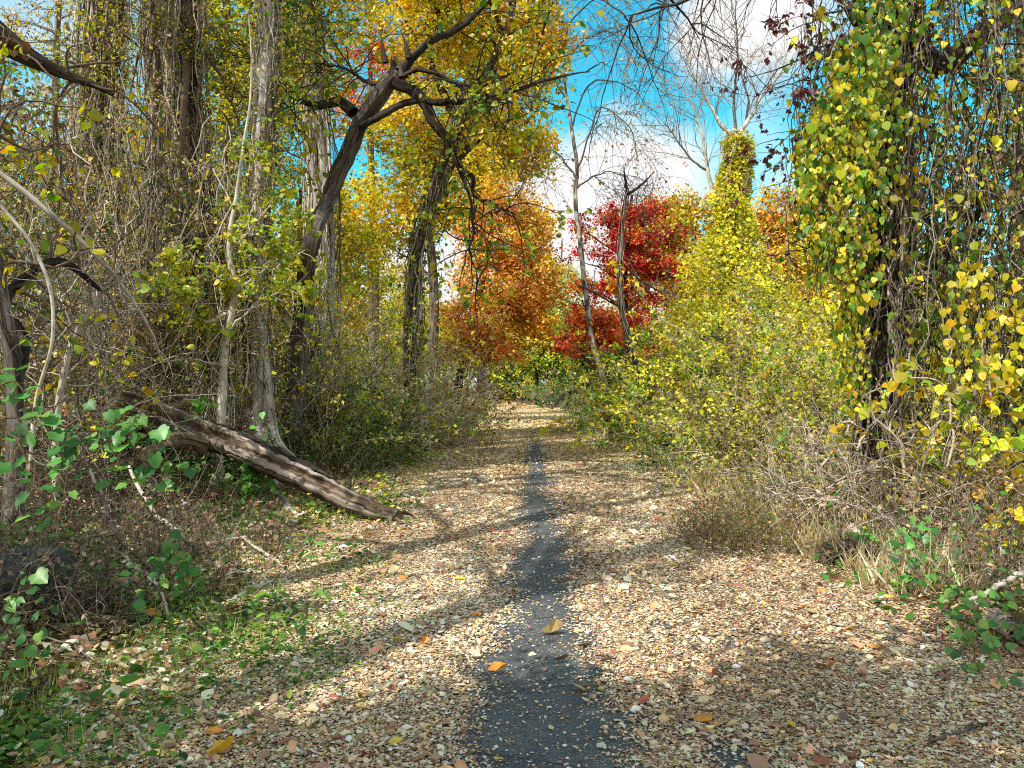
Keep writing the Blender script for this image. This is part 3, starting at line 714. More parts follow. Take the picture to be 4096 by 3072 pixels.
# ---- slim pale sapling with a kinked stem
rng = rs(33)
T = Thing('sapling', 'slim sapling with a smooth pale kinked stem standing behind the log', 'sapling', G(219, 11.9))
p, r = trunk(T, rng, [G(218, 11.9) - UP * .1, P(222, 400, 11.9), P(226, 335, 11.9), P(234, 300, 11.85), P(236, 290, 11.85), P(230, 265, 11.8), P(229, 240, 11.8), P(236, 195, 11.8), P(242, 150, 11.8), P(250, 95, 11.8), P(250, 45, 11.8), P(247, 10, 11.8)],
    [.09, .075, .056, .055, .05, .04, .034, .028, .022, .016, .01, .004], M_SMOOTH, 50, 14, .06)
mb = MB()
lim = []
for pts, r0 in (([P(235, 293, 11.85), P(256, 276, 11.7), P(280, 262, 11.5), P(306, 250, 11.3)], .028), ([P(232, 310, 11.85), P(205, 322, 11.7), P(188, 310, 11.6), P(172, 275, 11.5)], .04), ([P(226, 335, 11.9), P(245, 315, 11.7), P(262, 300, 11.5), P(292, 285, 11.3)], .02), ([P(230, 252, 11.8), P(262, 215, 11.6), P(285, 190, 11.4)], .014)):
    a, ra = curve(pts, np.linspace(r0, .005, 4), 16); tubes(mb, a + rng.normal(size=a.shape) * .012, ra, 8, (.5, .45, .38), 0, .1, rng); lim.append(a[0])
T.part('limb', mb, M_SMOOTH)
lim = np.array(lim); mb = MB()
b = branchlets(rng, np.concatenate([lim]), 46, .9, .15, 1, 1, .2, 8, .2); tubes(mb, b, taper(.007, .002, len(b), 8), 4, TANV, 0, rng=rng)
b2 = branchlets(rng, b, 110, .4, .1, 1, 1, .1, 5, .2); tubes(mb, b2, taper(.003, .001, len(b2), 5), 3, TANV, 0, rng=rng)
q, _, _, _ = along(np.concatenate([b2]), rng, 2000, .1, 1); q += rng.normal(size=q.shape) * .04
leaf_cloud(mb, rng, q, .07, [((.34, .4, .03), 4), ((.5, .46, .04), 3), ((.18, .3, .03), 2), ((.62, .5, .04), 1)], .3, HEART, 1)
T.part('crown', mb, [M_TWIG, M_LEAF])

# ---- leaning pale saplings and dead poles on the far left
def pole(k, name, label, cat, pts, rad, mat, ntw=10, L=.9, nleaf=0, lpal=YEL, ls=.08, tw=GREYV):
    rng = rs(k); T = Thing(name, label, cat, pts[0])
    p, r = trunk(T, rng, pts, rad, mat, 36, 12, .08)
    mb = MB(); b = branchlets(rng, p, ntw, L, .25, 1, 1, .1, 9, .22, -.02)
    tubes(mb, b, taper(np.median(r) * .35, .003, len(b), 9), 4, tw, 0, rng=rng)
    b2 = branchlets(rng, b, ntw * 4, L * .5, .1, 1, 1, 0, 6, .25, -.03); tubes(mb, b2, taper(.005, .0015, len(b2), 6), 3, tw, 0, rng=rng)
    if nleaf:
        q, _, _, _ = along(b2, rng, nleaf, .1, 1); leaf_cloud(mb, rng, q, ls, lpal, .4, HEART, 1)
    T.part('twigs' if False else 'crown', mb, [M_TWIG, M_LEAF])
pole(40, 'sapling', 'curved pale sapling leaning right above the upper end of the log', 'sapling', [G(56, 8.6), P(60, 395, 8.6), P(70, 350, 8.6), P(85, 318, 8.6), P(106, 285, 8.7), P(122, 262, 8.8)], [.04, .036, .034, .03, .02, .008], M_SMOOTH, 14, 1.)
pole(41, 'dead_pole', 'long dead grey pole slanting down across the vine trunks', 'dead branch', [P(-10, 165, 8.2), P(40, 205, 8.4), P(85, 245, 8.6), P(125, 290, 8.9), P(150, 330, 9.2), P(165, 372, 9.6)], [.032, .03, .026, .022, .016, .008], M_SMOOTH, 10, 1.0)
pole(42, 'dead_pole', 'thin pale dead pole arching down the far left edge', 'dead branch', [P(-10, 195, 7.4), P(28, 240, 7.4), P(50, 290, 7.4), P(52, 340, 7.4), P(36, 400, 7.4), P(30, 470, 7.3)], [.017, .016, .016, .015, .015, .016], M_SMOOTH, 10, .8)
pole(43, 'dark_tree', 'dark forked stem at the far left edge behind the grape leaves', 'tree', [G(14, 7.6), P(16, 420, 7.6), P(14, 370, 7.6), P(8, 330, 7.6), P(-4, 250, 7.6), P(-10, 120, 7.6)], [.1, .085, .08, .065, .05, .02], M_GREY, 14, 1.2, 110, YEL + LIME, .085, BRV)
pole(44, 'dark_tree', 'dark slanting stem rising left of the curved pale sapling', 'tree', [P(16, 385, 7.7), P(24, 345, 7.8), P(5, 300, 8), P(60, 262, 8.3), P(100, 290, 8.6)], [.06, .055, .05, .05, .02], M_DARK, 12, 1.1, 80, YEL + LIME, .085, BRV)

# ---- broken leaning tree with long crooked limbs
rng = rs(50)
T = Thing('broken_tree', 'leaning dark tree with a snapped top and long crooked limbs', 'tree', G(296, 15.2))
p, r = trunk(T, rng, [G(290, 15.2), P(300, 330, 15), P(313, 235, 13.1), P(330, 195, 14.3), P(346, 155, 14), P(362, 118, 13.6), P(380, 92, 13.3), P(397, 72, 13)], [.2, .155, .145, .14, .135, .135, .15, .13], M_GREY, 60, 26, .15, gnarl=.03, cap=True)
def limb(T, rng, pts, rad, mat=M_DARK, n=36, k=9):
    a, ra = curve(pts, rad, n); mb = MB(); a = a + np.cumsum(rng.normal(size=a.shape), 1) * .012
    tubes(mb, a, ra, k, (.1, .08, .06), 0, .1, rng); T.part('limb', mb, mat); return a
LB = []
LB.append(limb(T, rng, [P(352, 128, 13.7), P(385, 108, 13.2), P(415, 97, 13), P(460, 97, 12.8), P(500, 88, 12.7), P(550, 76, 12.6), P(592, 70, 12.6)], [.07, .062, .055, .048, .04, .026, .008]))
LB.append(limb(T, rng, [P(392, 82, 13.1), P(408, 62, 13), P(424, 48, 13), P(452, 35, 13), P(476, 15, 13), P(490, -8, 13), P(505, -60, 13)], [.09, .075, .07, .06, .05, .04, .015]))
LB.append(limb(T, rng, [P(394, 80, 13), P(418, 95, 13.1), P(432, 120, 13.2), P(448, 145, 13.3), P(455, 162, 13.4), P(470, 175, 13.5), P(474, 195, 13.5), P(492, 202, 13.5), P(520, 218, 13.5)], [.12, .11, .1, .075, .06, .045, .03, .02, .006]))
LB.append(limb(T, rng, [P(458, 165, 13.4), P(465, 185, 13.4), P(468, 205, 13.4), P(470, 230, 13.4), P(468, 250, 13.4), P(480, 280, 13.5)], [.04, .028, .022, .018, .014, .005]))
LB.append(limb(T, rng, [P(352, 112, 13.8), P(335, 100, 14), P(318, 106, 14.1), P(300, 100, 14.3), P(284, 108, 13.0)], [.11, .09, .07, .045, .012]))
LB.append(limb(T, rng, [P(392, 85, 13.1), P(370, 82, 13.3), P(345, 70, 13.6), P(310, 66, 13.9)], [.05, .04, .025, .006]))
LB.append(limb(T, rng, [P(396, 76, 13), P(425, 70, 12.9), P(455, 85, 12.7), P(480, 92, 12.6), P(505, 110, 12.5)], [.06, .035, .025, .018, .005]))
mb = MB()
for a in LB:
    b = branchlets(rng, a, 16, 1.5, .3, 1, 1, 0, 10, .2, -.06); tubes(mb, b, taper(.014, .004, len(b), 10), 4, DKV, 0, rng=rng)
    b2 = branchlets(rng, b, 60, .8, .1, 1, 1, 0, 7, .25, -.07); tubes(mb, b2, taper(.005, .002, len(b2), 7), 3, DKV, 0, rng=rng)
    q, _, _, _ = along(b2, rng, 220, .2, 1); leaf_cloud(mb, rng, q, .085, [((.3, .36, .03), 3), ((.5, .42, .03), 3), ((.1, .2, .03), 2)], .6, HEART, 1)
s = np.repeat(p[0, -1:][None, 0], 8, 0) + rng.normal(size=(8, 3)) * .1
w = walk(rng, s, np.array([.0, 0, 1]) + rng.normal(size=(8, 3)) * .25, rng.uniform(.15, .5, 8), 5, .1); tubes(mb, w, taper(.06, .004, 8, 5), 5, DKV, 0, rng=rng)
T.part('crown', mb, [M_TWIG, M_LEAF])

# ---- pale trunk behind it
rng = rs(51)
T = Thing('shaggy_tree', 'pale shaggy trunk standing behind the leaning broken tree', 'tree', G(318, 20))
p, r = trunk(T, rng, [G(322, 20), P(322, 300, 20), P(319, 180, 20), P(312, 100, 20), P(306, 0, 20), P(304, -180, 20)], [.38, .34, .33, .26, .2, .07], M_PALE, 50, 24, .1)
mb = MB(); vine_cover(mb, rng, p, r, 60, .12, .014, VT, 0, 0, .9, 22, .05); T.part('vine_cover', mb, [M_TWIG])
mb = MB(); crown(mb, rng, p, [(P(300, 20, 20), (2., 2, 2.)), (P(270, 110, 20.5), (1.5, 1.5, 1.6)), (P(350, -80, 20), (2.6, 2, 2.2))], 260, 46, .42, .1, YEL, BRV * .8, 12, .4, .2)
T.part('crown', mb, [M_TWIG, M_LEAF])

# ---- leaning vine-clad tree that forks under the yellow canopy
rng = rs(52)
T = Thing('forked_tree', 'leaning vine-clad dark tree forking under the yellow canopy left of the trail', 'tree', G(411, 19))
p, r = trunk(T, rng, [G(410, 19), P(414, 300, 19), P(418, 250, 18.8), P(428, 215, 18.6), P(440, 180, 18.4), P(452, 145, 18.2), P(462, 118, 18), P(478, 85, 17.8), P(498, 50, 17.6), P(512, 10, 17.6), P(520, -60, 17.6)], [.18, .155, .14, .135, .13, .13, .12, .09, .07, .055, .02], M_GREY, 70, 24, .12, gnarl=.03)
mb = MB(); vp = vine_cover(mb, rng, p, r, 70, .06, .01, TANV * .9, 0, 0, .75, 24, .05)
sh = branchlets(rng, vp, 260, .5, 0, 1, 1.2, 0, 6, .3, -.05); tubes(mb, sh, taper(.005, .002, len(sh), 6), 3, TANV * .8, 0, rng=rng)
q, _, _, _ = along(sh, rng, 1900, .1, 1); leaf_cloud(mb, rng, q, .08, LIME + BRN[:2], .6, HEART, 1, None, np.array([0, -.5, 0]))
T.part('vine_cover', mb, [M_TWIG, M_LEAF])
L2 = [limb(T, rng, [P(462, 120, 18), P(450, 105, 18.3), P(440, 85, 18.5), P(420, 50, 18.8), P(395, 0, 19)], [.14, .11, .09, .07, .02]),
      limb(T, rng, [P(470, 102, 17.9), P(500, 95, 17.6), P(530, 70, 17.4), P(548, 40, 17.2), P(560, 0, 17)], [.08, .06, .05, .04, .015])]
mb = MB(); crown(mb, rng, p, [(P(440, 40, 18.2), (1.7, 1.5, 1.5)), (P(505, 35, 17.6), (1.5, 1.4, 1.4)), (P(480, -60, 17.6), (2.6, 2, 1.6)), (P(530, 80, 17.3), (.9, .9, .9)), (P(400, 150, 18.6), (1.2, 1.1, 1.)), (P(500, 130, 17.8), (1.1, 1., 1.))], 330, 46, .36, .1, YEL + AMB[:2] + [((.3, .38, .03), 1.5)], DKV, 12, .4, .15, hang=.6)
T.part('crown', mb, [M_TWIG, M_LEAF])

# ---- yellow, amber and red canopy trees behind the left bank
def leafy(k, name, label, base, top, rad, blobs, ncl, nleaf, cs, ls, palette, mat=M_GREY, group=None, lean=0., twig=BRV, vines=0, tpl=OVAL, hang=.35, tpts=None, shell=.45, cvar=.22, nl=10, tmin=.25):
    rng = rs(k); T = Thing(name, label, 'tree', base, group)
    base = np.asarray(base); top = np.asarray(top)
    pts = tpts or [base - UP * .1, base * .7 + top * .3 + rng.normal(size=3) * np.array([.12, .1, 0]), base * .4 + top * .6 + rng.normal(size=3) * np.array([.15, .1, 0]), top]
    p, r = trunk(T, rng, pts, np.linspace(rad, rad * .25, len(pts)), mat, 36, 14, .08)
    if vines:
        mb = MB(); vine_cover(mb, rng, p, r, vines, .1, .012, TANV, 0, 0, .8, 20, .05); T.part('vine_cover', mb, [M_TWIG])
    mb = MB(); crown(mb, rng, p, blobs, ncl, nleaf, cs, ls, palette, twig, nl, tmin, shell, tpl=tpl, hang=hang, cvar=cvar)
    T.part('crown', mb, [M_TWIG, M_LEAF]); return T
leafy(60, 'autumn_tree', 'red and orange crowned tree high behind the leaning broken tree', G(372, 42), P(372, -60, 42), .3, [(P(368, 25, 42), (3, 2, 2.4)), (P(398, 70, 42), (2.6, 1.6, 1.8)), (P(350, -60, 42), (3.4, 2, 2.5)), (P(335, 110, 42), (2, 2, 1.8))], 300, 48, .5, .15, ORG + RED[:1] + GOLD[:1])
leafy(61, 'autumn_tree', 'tall yellow tree filling the canopy between the broken and the forked tree', G(430, 37), P(430, 0, 37), .3, [(P(448, 20, 37), (2.8, 2.4, 2.8)), (P(420, 125, 37), (2.8, 2.4, 2.)), (P(455, 190, 37), (2.6, 2, 2.2)), (P(365, 215, 37), (2.6, 2, 2.1))], 520, 50, .6, .19, YEL + AMB[:1])
leafy(62, 'autumn_tree', 'amber yellow tree just above and left of the orange maple', G(480, 43), P(490, 20, 43), .28, [(P(500, 60, 43), (3.1, 2, 2.6)), (P(480, 140, 43), (2.8, 2, 2.3)), (P(520, 150, 43), (2., 1.7, 2.1)), (P(530, 30, 43), (2., 2, 2))], 380, 48, .6, .2, AMB + YEL)
leafy(63, 'autumn_tree', 'yellow green tree behind the thick vine trunks in the upper left', G(225, 22), P(225, -60, 22), .3, [(P(235, 30, 22), (1.9, 2, 1.7)), (P(245, 130, 22), (1.3, 1.4, 1.4)), (P(285, 70, 22), (1.3, 1.4, 1.5))], 240, 44, .45, .12, YGR + YEL[:2])
leafy(64, 'autumn_tree', 'thin yellow tree behind the vine trunks, its leaves sparse against blue sky', G(60, 26), P(60, -60, 26), .25, [(P(50, 60, 26), (2.2, 2, 2.2)), (P(120, -10, 26), (2.2, 2, 2))], 70, 36, .5, .1, YEL + BRN)
leafy(65, 'autumn_tree', 'low yellow tree glowing behind the slim sapling', G(300, 24), P(300, 190, 24), .18, [(P(290, 200, 24), (1.9, 1.6, 1.3)), (P(250, 260, 24), (1.8, 1.6, 1.3)), (P(335, 260, 24), (1.8, 1.6, 1.4))], 240, 44, .42, .12, YEL + YGR[:1])

leafy(68, 'autumn_tree', 'small yellow green tree growing between the vine trunks and the furrowed tree', G(225, 16), P(228, 120, 16), .09, [(P(222, 160, 16), (1., 1, 1.)), (P(240, 230, 16), (1., 1, 1.)), (P(205, 260, 16), (1., 1, .9)), (P(240, 310, 16), (1.1, 1, .9))], 110, 40, .36, .07, YGR + YEL[:2] + BRN[:2])
leafy(69, 'autumn_tree', 'small olive and yellow tree growing behind the leftmost vine trunk', G(40, 13), P(40, 120, 13), .08, [(P(45, 190, 13), (1., 1, .9)), (P(30, 270, 13), (1., 1, .9)), (P(70, 320, 13), (.9, .9, .8))], 120, 42, .34, .065, YGR + GRN[:1] + YEL[:2] + BRN[:1])
# ---- orange maple
rng = rs(66)
leafy(66, 'orange_maple', 'bright orange maple hanging over the left side of the trail', G(452, 29), P(494, 190, 29), .18,
      [(P(505, 205, 29), (1.3, 1.3, .9)), (P(497, 240, 29), (1.9, 1.7, 1.)), (P(500, 285, 29), (2.15, 1.9, 1.1)), (P(492, 320, 28.5), (1.8, 1.8, .8)), (P(474, 345, 28), (1.2, 1.2, .7)), (P(530, 300, 29), (.9, 1.2, 1.2)), (P(500, 348, 28), (1., 1.2, .5))],
  350, 60, .4, .13, ORG, M_DARK, shell=.35, cvar=.26, nl=14)
leafy(67, 'amber_tree', 'golden amber tree pressed against the right edge of the orange maple', G(452, 36), P(528, 215, 36), .1, [(P(530, 225, 36), (1., 1.3, 1.3)), (P(537, 275, 36), (1.05, 1.3, 1.4)), (P(532, 325, 36), (1.05, 1.2, 1.))], 190, 54, .45, .16, AMB)

# ---- brush on the left bank
def place_bush(k, label, px, d, rad, h, nst, nleaf, ls, palette, col=TANV, name='shrub', cat='shrub', group=None, **kw):
    rng = rs(k); kw.setdefault('r', .011); kw.setdefault('tw', 2); g = G(px, d); mb, st, tw = bush(rng, g, rad, h, nst, nleaf, ls, palette, col, **kw)
    T = Thing(name, label, cat, g, group)
    T.part('foliage', mb, [M_TWIG, M_LEAF])
    return T
PB = place_bush
GB = [((.34, .36, .06), 3), ((.16, .26, .04), 3), ((.46, .42, .1), 2), ((.5, .42, .3), 2), ((.24, .17, .09), 1.6)]
PB(70, 'tall yellow green shrub right of the furrowed pale tree', 312, 17, 1.0, 3.3, 50, 3400, .075, GB + YGR[:2], TANV, ratio=(1, .8))
PB(85, 'bushy yellow shrub hiding the foot of the broken tree', 290, 15.0, .7, 3.3, 36, 2800, .07, YGR + GB, TANV * .8)
PB(86, 'leafy thicket between the broken tree and the forked tree', 350, 22, 1.3, 5., 60, 6000, .085, GB + YEL, TANV * .9)
PB(71, 'tall pale-stemmed shrub below the leaning vine-clad tree', 358, 18.5, 1.0, 3.6, 60, 3800, .075, GB, TANV * 1.1)
PB(72, 'brown and green shrub at the foot of the forked vine-clad tree', 404, 21, .9, 3.4, 56, 3400, .08, GB + BRN[:1], TANV)
PB(73, 'shrub with dry reddish leaves under the orange maple', 444, 24, 1.0, 2.6, 60, 3600, .09, [((.45, .25, .1), 3), ((.5, .14, .05), 1.4), ((.3, .3, .08), 2), ((.4, .32, .2), 3)], TANV)
PB(74, 'bright green shrub low on the left bank beyond the log', 368, 16.5, .7, 1.7, 46, 2800, .075, GRN + YGR[:1], TANV * .8)
PB(75, 'dark green bramble on the bank right of the furrowed tree', 318, 15.0, .7, 1.0, 40, 2000, .06, GRN + BRN[:2], BRV, arch=-.14)
PB(76, 'dark bramble heap on the slope above the log end', 338, 15.5, .9, 1.1, 50, 2400, .055, GRN[:2] + BRN + GB[:2], TANV * .7, arch=-.14)
PB(77, 'brown leafy bramble beside the trail, left of the grassy verge', 378, 18, .8, 1.1, 50, 2400, .065, GRN[:2] + BRN + GB[:1], TANV * .8, arch=-.14)
PB(78, 'yellow leaved shrub at the far left edge behind the pole', 10, 10.2, .8, 2.3, 34, 950, .09, YEL + LIME, TANV, tpl=HEART)
PB(79, 'yellow green shrub behind the log between vines and furrowed tree', 240, 17, 1.0, 3.6, 50, 3600, .085, YEL + YGR, TANV)
PB(80, 'tan brush with small green leaves beside the snag stump by the trail', 430, 22, .7, 1.9, 40, 2000, .08, GB + BRN[:1], TANV)
PB(81, 'low dark shrub where the trail narrows on the left', 450, 34, 1.1, 2.2, 50, 2600, .12, GRN[:1] + GB + BRN, TANV * .7)
PB(82, 'small leafy green plant on top of the fallen log', 252, 10.9, .25, .95, 12, 330, .075, GRN, BRV, name='plant', cat='plant', tpl=LOBED)
PB(83, 'low green sprig growing left of the sapling base', 190, 11, .3, 1.0, 12, 260, .08, GRN, BRV, name='plant', cat='plant', tpl=LOBED)
# pale stump snag at the trail edge
rng = rs(84)
mb = MB(); a, ra = curve([G(425, 20.5), P(427, 400, 20.5), P(428, 385, 20.5), P(427, 372, 20.5)], [.14, .1, .09, .05], 20); tubes(mb, a, ra, 14, (.5, .45, .4), 0, .15, rng, cap=True, gnarl=.05)
solo('snag_stump', mb, M_PALE, 'short broken pale stump on the left verge', 'stump', a[0, 0])

# ---- dry dark brush and grape vine in the lower left
DB = [((.16, .1, .06), 3), ((.3, .2, .12), 2), ((.1, .14, .04), 2), ((.36, .28, .2), 1)]
PB(90, 'dry dark bramble thicket at the lower left under the grape leaves', 60, 6.3, .9, .9, 110, 1500, .045, DB, DKV * 2.6, arch=-.16, r=.006, tw=5)
PB(91, 'dry dark bramble thicket beneath the middle of the sloping log', 200, 8.0, .8, .5, 90, 1300, .045, DB, DKV * 2.4, arch=-.16, r=.006, tw=5)
PB(92, 'dry bramble under the broken limb left of the log', 70, 8.9, .8, 1.2, 80, 1200, .05, DB, DKV * 2.6, arch=-.14, r=.006, tw=5)
PB(93, 'thin dry weeds around the curved pale stick', 235, 7.4, .7, .35, 40, 400, .04, DB + GRN[:1], TANV * .7, arch=-.1, r=.004, tw=4)
PB(94, 'dark bramble at the lower left edge beside the dark rock', -20, 5.2, .8, 1.0, 90, 1200, .045, DB + GRN[:1], DKV * 2.4, arch=-.16, r=.006, tw=5)
PB(95, 'dark brush behind the log at the foot of the vine trunks', 120, 13, 1.6, 1.5, 130, 2200, .06, DB, DKV * 2, arch=-.12, r=.008, tw=4)
PB(96, 'dark brush on the bank behind the furrowed tree', 330, 19, 1.8, 1.6, 110, 3000, .07, DB + GRN, DKV * 2, arch=-.12, r=.008, tw=4)

# grape vine: lobed leaves on trailing stems
def grape(k, label, starts, ends, n, ls, name='grape_vine', tpl=LOBED, palette=None, sag=.15, dens=3):
    rng = rs(k); mb = MB(); polys = []
    for a, b in zip(starts, ends):
        mid = (a + b) / 2 + UP * sag + rng.normal(size=3) * .06
        q, _ = curve([a, mid, b], None, 14); polys.append(q[0] + rng.normal(size=(14, 3)) * .012)
    polys = np.array(polys); tubes(mb, polys, taper(.007, .003, len(polys), 14), 5, (.22, .13, .08), 0, rng=rng)
    b = branchlets(rng, polys, n, .16, .1, 1, 1, .3, 4, .2); tubes(mb, b, taper(.0022, .0014, n, 4), 3, (.25, .22, .08), 0, rng=rng)
    pos = b[:, -1]; m_ = len(pos); a = rng.uniform(0, 6.28, m_)
    ax = np.stack([np.cos(a) * .8, np.sin(a) * .4 - .5, -.35 + .3 * rng.normal(size=m_)], 1); nm = UP * 1.0 + np.array([-.3, -.75, 0]) + rng.normal(size=(m_, 3)) * .25
    leaves(mb, pos, ls * rng.uniform(.5, 1.15, m_), pal(rng, palette or [((.07, .23, .04), 4), ((.12, .3, .05), 3), ((.2, .36, .06), 1.2), ((.04, .14, .03), 1.5)], m_, .14), ax, nm, tpl, 1, .12, rng)
    T = Thing(name, label, 'vine', starts[0]); T.part('foliage', mb, [M_TWIG, M_LEAFW]); return T
grape(100, 'wild grape vine with broad bright green lobed leaves at the left edge',
      [P(-30, 400, 4.6), P(-10, 425, 4.6), P(30, 440, 4.7), P(60, 425, 4.8), P(90, 430, 4.9), P(20, 450, 4.6), P(110, 440, 5), P(-10, 415, 4.5)],
      [P(45, 440, 4.6), P(60, 455, 4.7), P(110, 450, 4.9), P(120, 470, 4.9), P(168, 470, 5.1), P(45, 545, 4.5), P(165, 478, 5.0), P(50, 500, 4.4)], 120, .085)
grape(101, 'small green shoot with rounded leaves among dead leaves near the curved stick', [P(140, 600, 5.2), P(150, 600, 5.2), P(160, 600, 5.2)], [P(135, 580, 5.1), P(165, 578, 5.2), P(188, 575, 5.4)], 42, .075, 'green_shoot', HEART)
grape(102, 'green leafy shoot at the lower left edge below the dark rock', [P(-5, 690, 3.9), P(5, 660, 4), P(-15, 640, 4)], [P(35, 650, 3.9), P(28, 625, 4), P(20, 610, 4.1)], 36, .07, 'green_shoot', HEART)

# ---- dead sticks, rock and root on the lower left ground
def stick(k, label, pts, rad, mat=M_SMOOTH, name='dead_stick', fork=None):
    rng = rs(k); a, ra = curve(pts, rad, 34); a = a + rng.normal(size=a.shape) * .006
    T = Thing(name, label, 'stick', a[0, 0]); mb = MB(); tubes(mb, a, ra, 10, (.5, .45, .4), 0, .14, rng, gnarl=.05, cap=True)
    T.part('stem', mb, mat)
    if fork:
        for q in fork:
            mb = MB(); b, rb = curve(q, np.linspace(np.median(rad) * .6, .003, len(q)), 14); tubes(mb, b + rng.normal(size=b.shape) * .005, rb, 7, (.5, .45, .4), 0, .12, rng); T.part('side_twig', mb, mat)
def S(px, py):
    """point on the ground seen at this pixel"""
    d = 6.0
    for _ in range(30):
        x = (px - 512) / F * d; d = .5 * d + .5 * (CZ - float(gz(x, d)) - .03) * F / (py - HY)
    return np.array([(px - 512) / F * d, d, float(gz((px - 512) / F * d, d)) + .03])
stick(110, 'long curved pale dead branch running from the brush onto the leaf litter', [P(128, 466, 7.4), P(140, 490, 7.3), P(156, 512, 7.2), P(178, 532, 7.1), S(200, 549) + UP * .06, S(222, 549) + UP * .06, S(240, 546) + UP * .09, S(252, 553) + UP * .08, S(268, 560) + UP * .05, S(286, 571) + UP * .03], [.014, .016, .018, .018, .02, .02, .02, .019, .017, .008], fork=[[S(222, 549), S(200, 575), S(190, 590)], [S(262, 558), S(290, 562), S(310, 556)]])
stick(111, 'short pale stick lying left of the trail, below the curved branch', [S(231, 600), S(244, 593), S(260, 586), S(276, 581)], [.012, .02, .02, .012])
stick(112, 'gnarled pale root chunk lying under the sloping log', [S(278, 496), S(284, 504), S(291, 511), S(303, 519)], [.06, .075, .05, .012], M_PALE, 'root_chunk', fork=[[S(284, 504), S(276, 512)], [S(290, 508), S(300, 507)]])
stick(113, 'dark bent dead branch in the brush left of the curved one', [P(90, 470, 6.8), P(105, 500, 6.6), P(118, 535, 6.4), S(150, 570)], [.014, .016, .014, .008], M_GREY)
stick(114, 'forked grey branch leaning against the bramble at lower left', [P(170, 615, 4.6), P(160, 590, 4.8), P(130, 560, 5.2), P(95, 530, 5.6)], [.007, .009, .01, .006], M_GREY)
stick(115, 'thin pale stick lying in the leaves at the very bottom left', [S(136, 728), S(146, 745), S(160, 765)], [.007, .009, .006])
stick(116, 'thin straight stick in the dead leaves at the bottom right corner', [S(925, 742), S(955, 732), S(985, 722)], [.006, .008, .007], M_GREY)
rng = rs(117)
mb = MB(); c = S(28, 600); u = rng.normal(size=(400, 3)); u = nrm(u)
import bmesh
bm = bmesh.new(); bmesh.ops.create_icosphere(bm, subdivisions=4, radius=1)
vv = np.array([v.co for v in bm.verts]); ff = np.array([[v.index for v in f.verts] for f in bm.faces]); bm.free()
def blob(vv, sc3, amp, rng, box=.0):
    w = vv.copy()
    if box: w = np.sign(w) * np.abs(w) ** box; w /= np.maximum(np.abs(w).max(), 1e-6)
    e = sum(np.sin(vv @ rng.normal(size=3) * f + rng.uniform(0, 6)) / f for f in (2, 3, 5, 8, 13, 20))
    return w * np.asarray(sc3) * (1 + amp * e[:, None])
mb.add(blob(vv, (.3, .26, .24), .12, rng, .6) + c + UP * .14, None, ff, (.1, .1, .1))
M_ROCK = bark_material('dark_rock', [(.3, (.03, .035, .035)), (.55, (.07, .08, .08)), (.8, (.13, .14, .14))], (9, 9, 9), bump=.4, dist=.02)
solo('rock', mb, M_ROCK, 'dark grey blocky rock half buried in brush at the lower left', 'rock', c)
# ================================================================== RIGHT SIDE
# ---- the big vine-draped tree
rng = rs(200)
T = Thing('vine_draped_tree', 'tall dark tree on the right draped in big yellow green heart-shaped leaves', 'tree', G(868, 9.2))
p, r = trunk(T, rng, [G(866, 9.2) - UP * .1, P(868, 480, 9.2), P(878, 420, 9.2), P(884, 330, 9.2), P(890, 230, 9.2), P(892, 120, 9.2), P(900, 20, 9.2), P(912, -120, 9.2), P(920, -420, 9.3)], [.27, .2, .18, .18, .17, .17, .16, .14, .05], M_DARK, 70, 24, .12, gnarl=.02)
limA = limb(T, rng, [P(906, 40, 9.2), P(940, 62, 9.3), P(975, 38, 9.5), P(1010, 12, 9.8), P(1060, -20, 10)], [.13, .12, .12, .11, .08], M_DARK)
limB = limb(T, rng, [P(896, 60, 9.2), P(870, 35, 9.2), P(845, 0, 9.2), P(800, -60, 9.2), P(740, -140, 9.3)], [.08, .06, .05, .04, .015], M_DARK)
limC = limb(T, rng, [P(886, 300, 9.2), P(940, 262, 9.4), P(990, 190, 9.6), P(1040, 120, 9.8)], [.05, .045, .04, .02], M_DARK)
mb = MB()
vp = vine_cover(mb, rng, p, r, 110, .1, .012, TANV * .7, 0, .0, .62, 26, .04, 4)
vine_cover(mb, rng, p, r, 26, .3, .007, TANV * .9, 0, 0, .5, 22, .14, 3)
# hanging stems to the right of the trunk
n = 140; px = rng.uniform(900, 1030, n); d = rng.uniform(8.6, 10.2, n)
t = np.stack([(px - 512) / F * d, d, rng.uniform(3.6, 7.5, n)], 1); b = t.copy(); b[:, 0] += rng.normal(size=n) * .2; b[:, 2] = np.where(rng.uniform(0, 1, n) < .5, gz(b[:, 0], b[:, 1]), rng.uniform(.6, 3, n)); b[:, 2] = np.minimum(b[:, 2], t[:, 2] - .5)
hp = hanging(mb, rng, t, b, .008, TANV * .45, 20, .07, 0, 4)
sh = branchlets(rng, hp, 1000, .7, 0, 1, 1.1, 0, 7, .3, -.04); tubes(mb, sh, taper(.005, .002, len(sh), 7), 3, vcols(rng, TANV * .6, len(sh)), 0, rng=rng)
# stems hanging left of the trunk under the leaf curtain
n2 = 70; px = rng.uniform(806, 880, n2); t2 = np.stack([(px - 512) / F * 8.8, rng.uniform(8.5, 9.4, n2), rng.uniform(4.5, 6.6, n2)], 1)
b2 = t2.copy(); b2[:, 2] = rng.uniform(2.6, 4.4, n2); hp2 = hanging(mb, rng, t2, b2, .006, TANV * .6, 16, .05, 0, 3)
